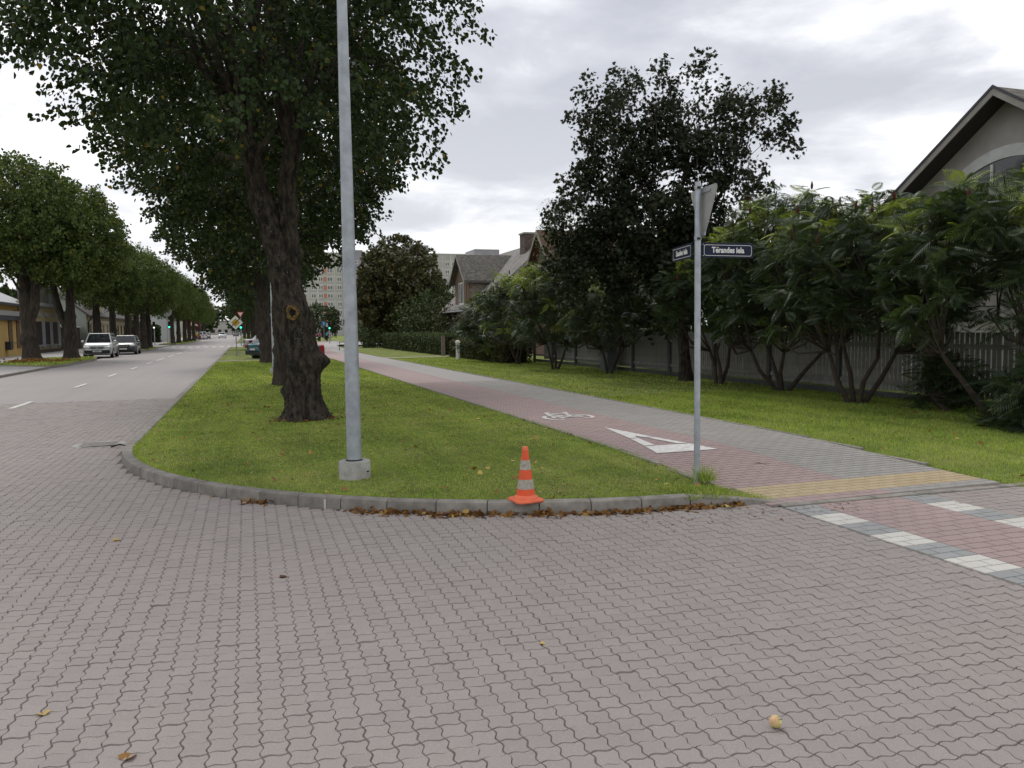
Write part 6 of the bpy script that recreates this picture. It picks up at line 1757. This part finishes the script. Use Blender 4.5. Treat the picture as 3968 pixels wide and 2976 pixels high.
# ------------------------------------------------------------------ far signs and signals
def post(t, h, r_=.05, mat='galv', n=10): return MB().lathe([(r_, 0), (r_, h), (r_ * .6, h + .01)], n).build('pole', mat, t, smooth=True)
ps = thing('road_sign', 'yellow and white diamond priority road sign with black bar on thin dark pole', 'sign', (-.62, 52.5, .09), RAD(2))
post(ps, 2.55, .028, 'galv_dark')
def dia(s_, z, th, y0_, m, nm): b = MB(); b.prism([(0, z - s_), (s_, z), (0, z + s_), (-s_, z)], y0_ - th, y0_, 'y'); return b.build(nm, m, ps)
dia(.44, 2.13, .012, -.035, 'sign_white', 'sign_board'); dia(.27, 2.13, .006, -.049, pm('sign_yellow', (.50, .33, .04), rough=.5), 'yellow_field')
for k in (-.05, .05): b = MB(); b.box((0, 0, 0), (.045, .004, .74)); o = b.build('black_bar', 'black', ps); o.location = (k * .7, -.0585, 2.13 + k * .7); o.rotation_euler = (0, RAD(45), 0)
green_l = emis('signal_green', (.05, 1.0, .62), 2.2)
white_l = emis('signal_white', (.8, 1.0, .95), 1.6)
def signal(loc, h, label, rz=0, lit=True, extra=None):
    t = thing('traffic_light', label, 'traffic light', loc, rz, 'traffic lights at the far crossing')
    post(t, h, .06)
    hd_ = MB().box((0, -.12, h - .45), (.30, .22, .92)).build('signal_head', 'black', t, bevel=.03)
    for k, z in enumerate((h - .15, h - .45, h - .75)):
        MB().lathe([(.10, -.232), (.10, -.245), (.06, -.25)], 14, (0, 0, z), 'y').build('lens', (green_l if lit else white_l) if k == 2 else 'rubber', hd_)
        b = MB().lathe([(.12, -.23), (.12, -.36)], 12, (0, 0, z), 'y', cap=False); b.build('visor', 'black', hd_)
    if extra == 'giveway':
        b = MB(); b.prism([(-.4, h + .95), (.4, h + .95), (0, h + .25)], -.06, -.045, 'y'); s_ = b.build('give_way_sign', 'sign_red', t); b = MB(); b.prism([(-.25, h + .87), (.25, h + .87), (0, h + .43)], -.067, -.0605, 'y'); b.build('sign_face', 'sign_white', s_)
        MB().lathe([(.05, h), (.05, h + .9)], 8).build('pole_extension', 'galv', t)
    return t
signal((-.55, 91.5, .1), 2.75, 'green traffic light below a give-way sign right of the road', extra='giveway')
signal((-9.6, 113.5, .12), 3.0, 'green traffic light beside the zebra crossing on the left')
signal((-11.2, 111, .05), 3.0, 'traffic light showing white, leftmost at the crossing', lit=False)
signal((9.4, 96.5, .08), 2.6, 'traffic light near the walking group and green hedge')
rs = thing('road_sign', 'round grey back of a road sign on a tall pole across the road', 'sign', (-9.35, 107.5, .05)); post(rs, 4.6, .05, 'galv'); MB().lathe([(.62, -.06), (.62, -.05)], 24, (0, 0, 4.2), 'y').build('sign_back', 'sign_back', rs); MB().lathe([(.055, .0), (.055, 1.0)], 8, (0, 0, 0)).build('yellow_sleeve', pm('sleeve', (.5, .4, .12), rough=.7), rs)
bs = thing('road_sign', 'small round blue cycle path sign behind the walking group', 'sign', (11.0, 121, .08)); post(bs, 2.6, .04); MB().lathe([(.38, -.05), (.38, -.04)], 20, (0, 0, 2.6), 'y').build('sign_board', pm('sign_blue', (.05, .19, .42), rough=.5), bs)
b = MB().box((0, -.056, 2.6), (.06, .004, .5)); b.build('sign_symbol', 'sign_white', bs)
for k, (x, y) in enumerate(((2.2, 100), (2.9, 128))): t = thing('lamp_post', ['slim grey lamp post beyond the green traffic light', 'thin lamp post at the far right of the road'][k], 'lamp post', (x, y, .07)); post(t, 6.5, .06); MB().box((-.4, 0, 6.5), (.9, .2, .1)).build('lamp_head', 'galv_dark', t)
fp = thing('lamp_post', 'slim pole standing before the hip-roofed house', 'lamp post', (15.2, 97, .07)); post(fp, 6.8, .06); MB().box((-.3, 0, 6.8), (.6, .2, .1)).build('lamp_head', 'galv_dark', fp)
# maroon canopy with gilded top across the road
kc = thing('kiosk', 'maroon canopy with yellow carved crest among the far left lindens', 'kiosk', (-9.9, 168, .07))
for sx in (-1.0, 1.0):
    for sy in (-.8, .8): MB().box((sx, sy, 1.2), (.1, .1, 2.4)).build('post', 'wood_dark', kc)
MB().box((0, 0, 3.2), (3.0, 2.2, 2.2), top=.75).build('canopy', pm('maroon', (.06, .012, .014), rough=.8), kc)
b = MB(); b.prism([(-1.0, 2.75), (-.85, 3.15), (-.45, 3.2), (0, 3.95), (.45, 3.2), (.85, 3.15), (1.0, 2.75), (0, 2.9)], -1.16, -1.10, 'y'); b.build('crest', pm('gilt', (.42, .30, .12), (.55, .5, .4), .5, 3.0), kc)

# ------------------------------------------------------------------ people
def personmat(name, shirt, legs, skin=(.36, .21, .15), shoe=(.1, .1, .1), sleeve=.0):
    m, nt, out = new_mat(name); g = NT(nt); v = g.coord('Object'); s = g.n('ShaderNodeSeparateXYZ'); g.link(v, s.inputs[0])
    col = g.ramp(s.outputs['Z'], [(0.0, shoe), (.055, shoe), (.06, legs), (.50, legs), (.51, shirt), (.845, shirt), (.85, skin), (1.0, skin)])
    for q in g.nt.nodes:
        if q.bl_idname == 'ShaderNodeValToRGB': q.color_ramp.interpolation = 'CONSTANT'
    g.link(g.bsdf(col, .85, spec=.2).outputs[0], out.inputs[0]); MATS[name] = m; return m
def person(loc, h, heading, label, shirt, legs, hair, stride, pack=None, packlabel=None):
    """unit-height skeleton grown with a Skin modifier, scaled to the person's height"""
    me = bpy.data.meshes.new('body'); s_ = stride
    J = [(0, 0, .53, .075), (0, .0, .62, .07), (0, .005, .74, .088), (0, 0, .815, .05), (0, -.005, .86, .032), (0, -.01, .905, .052), (0, -.005, .955, .056),
         (.05, 0, .50, .058), (.052, s_ * .09, .285, .042), (.052, s_ * .10 - .03, .06, .028), (.052, s_ * .10 - .09, .025, .024),
         (-.05, 0, .50, .058), (-.052, -s_ * .08, .285, .042), (-.052, -s_ * .13 + .03, .06, .028), (-.052, -s_ * .13 - .03, .025, .024),
         (.115, 0, .79, .034), (.145, .02, .64, .028), (.135, -s_ * .05 - .02, .51, .022), (.132, -s_ * .06 - .03, .46, .020),
         (-.115, 0, .79, .034), (-.145, .02, .64, .028), (-.135, s_ * .05 - .02, .51, .022), (-.132, s_ * .06 - .03, .46, .020)]
    E_ = [(0, 1), (1, 2), (2, 3), (3, 4), (4, 5), (5, 6), (0, 7), (7, 8), (8, 9), (9, 10), (0, 11), (11, 12), (12, 13), (13, 14), (2, 15), (15, 16), (16, 17), (17, 18), (2, 19), (19, 20), (20, 21), (21, 22)]
    me.from_pydata([j[:3] for j in J], E_, []); 
    t = thing('person', label, 'person', loc, heading)
    o = bpy.data.objects.new('body', me); link(o, t); o.scale = (h, h, h)
    sm = o.modifiers.new('skin', 'SKIN'); sm.use_smooth_shade = True
    if not me.skin_vertices: 
        bm = bmesh.new(); bm.from_mesh(me); bm.verts.layers.skin.verify(); bm.to_mesh(me); bm.free()
    for q, j in enumerate(J):
        sv = me.skin_vertices[0].data[q]; sv.radius = (j[3], j[3]); sv.use_root = (q == 0)
    o.modifiers.new('sub', 'SUBSURF').render_levels = 2
    me.materials.append(personmat('cloth_' + label[:18].replace(' ', '_'), shirt, legs))
    b = MB().lathe([(.012, 1.02), (.05, 1.005), (.066, .965), (.064, .92), (.05, .885)], 12, (0, .008, 0), cap=True); hr = b.build('hair', pm('hair_%d' % len(MATS), hair, rough=.8), t, smooth=True); hr.scale = (h, h, h)
    if pack:
        pk_ = MB().box((0, .0, .0), (.20 * h, .11 * h, .25 * h), top=.85).build('backpack', pm('pack_%d' % len(MATS), pack, rough=.8), None, bevel=.03)
        pk_.location = (loc[0] - math.sin(heading) * .12 * h * 1.0, loc[1] + math.cos(heading) * .12 * h - .0, loc[2] + .69 * h); pk_.rotation_euler.z = heading
        tag(pk_, packlabel, 'backpack', 'backpacks worn by the walking group')
    return t
# the figures walk away (+Y): the front of a figure is local -Y, so they are turned round
person((9.05, 113.6, .08), 1.42, PI, 'child with pink top walking away, left of the group of three', (.45, .22, .20), (.30, .25, .2), (.35, .25, .1), 1, (.35, .05, .09), 'red backpack on the left walker of the group')
person((9.75, 113.9, .08), 1.45, PI, 'child in lilac top walking away in the middle of the group', (.42, .36, .42), (.03, .03, .035), (.3, .22, .12), -1, (.28, .04, .11), 'dark pink backpack on the middle walker')
person((10.75, 114.3, .08), 1.52, PI, 'tall child in dark clothes walking away, right of the group', (.05, .055, .06), (.025, .025, .03), (.03, .025, .02), 1, (.10, .28, .30), 'turquoise backpack on the right walker')
person((-8.9, 160, .1), 1.75, 0, 'person in yellow top standing by the maroon canopy', (.50, .40, .03), (.04, .04, .05), (.05, .04, .03), .4)

# ------------------------------------------------------------------ end of the road
pm('far_wall', (.42, .40, .37), (.36, .34, .32), .9, .3)
for q, (x, y, w, d_, h, lab) in enumerate(((-34, 400, 14, 10, 13, 'pale tower-like building at the end of the road'), (-18, 420, 22, 10, 6.5, 'low pale building closing the road'), (6, 430, 26, 10, 7.5, 'long pale building at the far end behind the road'))):
    t = thing('far_building', lab, 'building', (x, y, 0)); MB().bbox(-w / 2, w / 2, 0, d_, -.1, h).build('wall', 'far_wall', t); MB().bbox(-w / 2 - .2, w / 2 + .2, -.3, d_ + .2, h, h + .5).build('roof', 'roof_pale', t)
    for k in range(int(w // 3)): MB().bbox(-w / 2 + .8 + k * 3, -w / 2 + 2.2 + k * 3, -.06, -.003, 1.2, 2.8).build('window', 'glass', t)
ft = bush((-24, 455), 9, 9, 97, 'far_tree', 'dark tree mass rising behind the end of the road', 'tree', 'shrub_leaf', 300, 12, 1.2, trunk=.5)
for k, (x, y, s_, lab) in enumerate(((-8, 470, 1.1, 'broad far tree above the low pale building'), (10, 480, 1.25, 'far tree right of the road end'), (30, 470, 1.2, 'far tree behind the long pale building'), (-44, 460, 1.2, 'far tree left of the tower-like building'), (-2, 330, .55, 'small far tree on the right near the road end'), (6, 300, .7, 'far tree beyond the last linden on the right'), (-14.5, 300, .6, 'far tree beyond the left linden row'))):
    c = copy_tree(ft); c.location = (x, y, 0); c.rotation_euler.z = k * 1.3; c.scale = (s_,) * 3; tag(c, lab, None, None)
# deep background that closes gaps between houses
bush((30, 60), 5, 5, 98, 'garden_tree', 'large garden tree behind the brown house', 'tree', 'shrub_leaf', 320, 14, .5, trunk=.3)
bush((26, 33), 3.2, 3.0, 99, 'garden_tree', 'garden tree between the two gabled houses', 'tree', 'shrub_leaf', 280, 14, .3, trunk=.2)
bush((21, 26.5), 2.6, 2.6, 100, 'garden_tree', 'garden tree left of the grey stucco house', 'tree', 'maple_leaf', 260, 14, .22, trunk=.2)
for k, (x, y, s_, lab) in enumerate(((-30, 118, .55, 'tree behind the cream house on the left'), (-32, 70, .6, 'tree behind the old yellow house'), (-30, 180, .7, 'tree behind the white gabled house'), (24, 150, .5, 'tree behind the hip-roofed house'), (40, 120, .6, 'tree far behind the chestnut'))):
    c = copy_tree(ft); c.location = (x, y, 0); c.rotation_euler.z = k * 2.1; c.scale = (s_,) * 3; tag(c, lab, None, None)
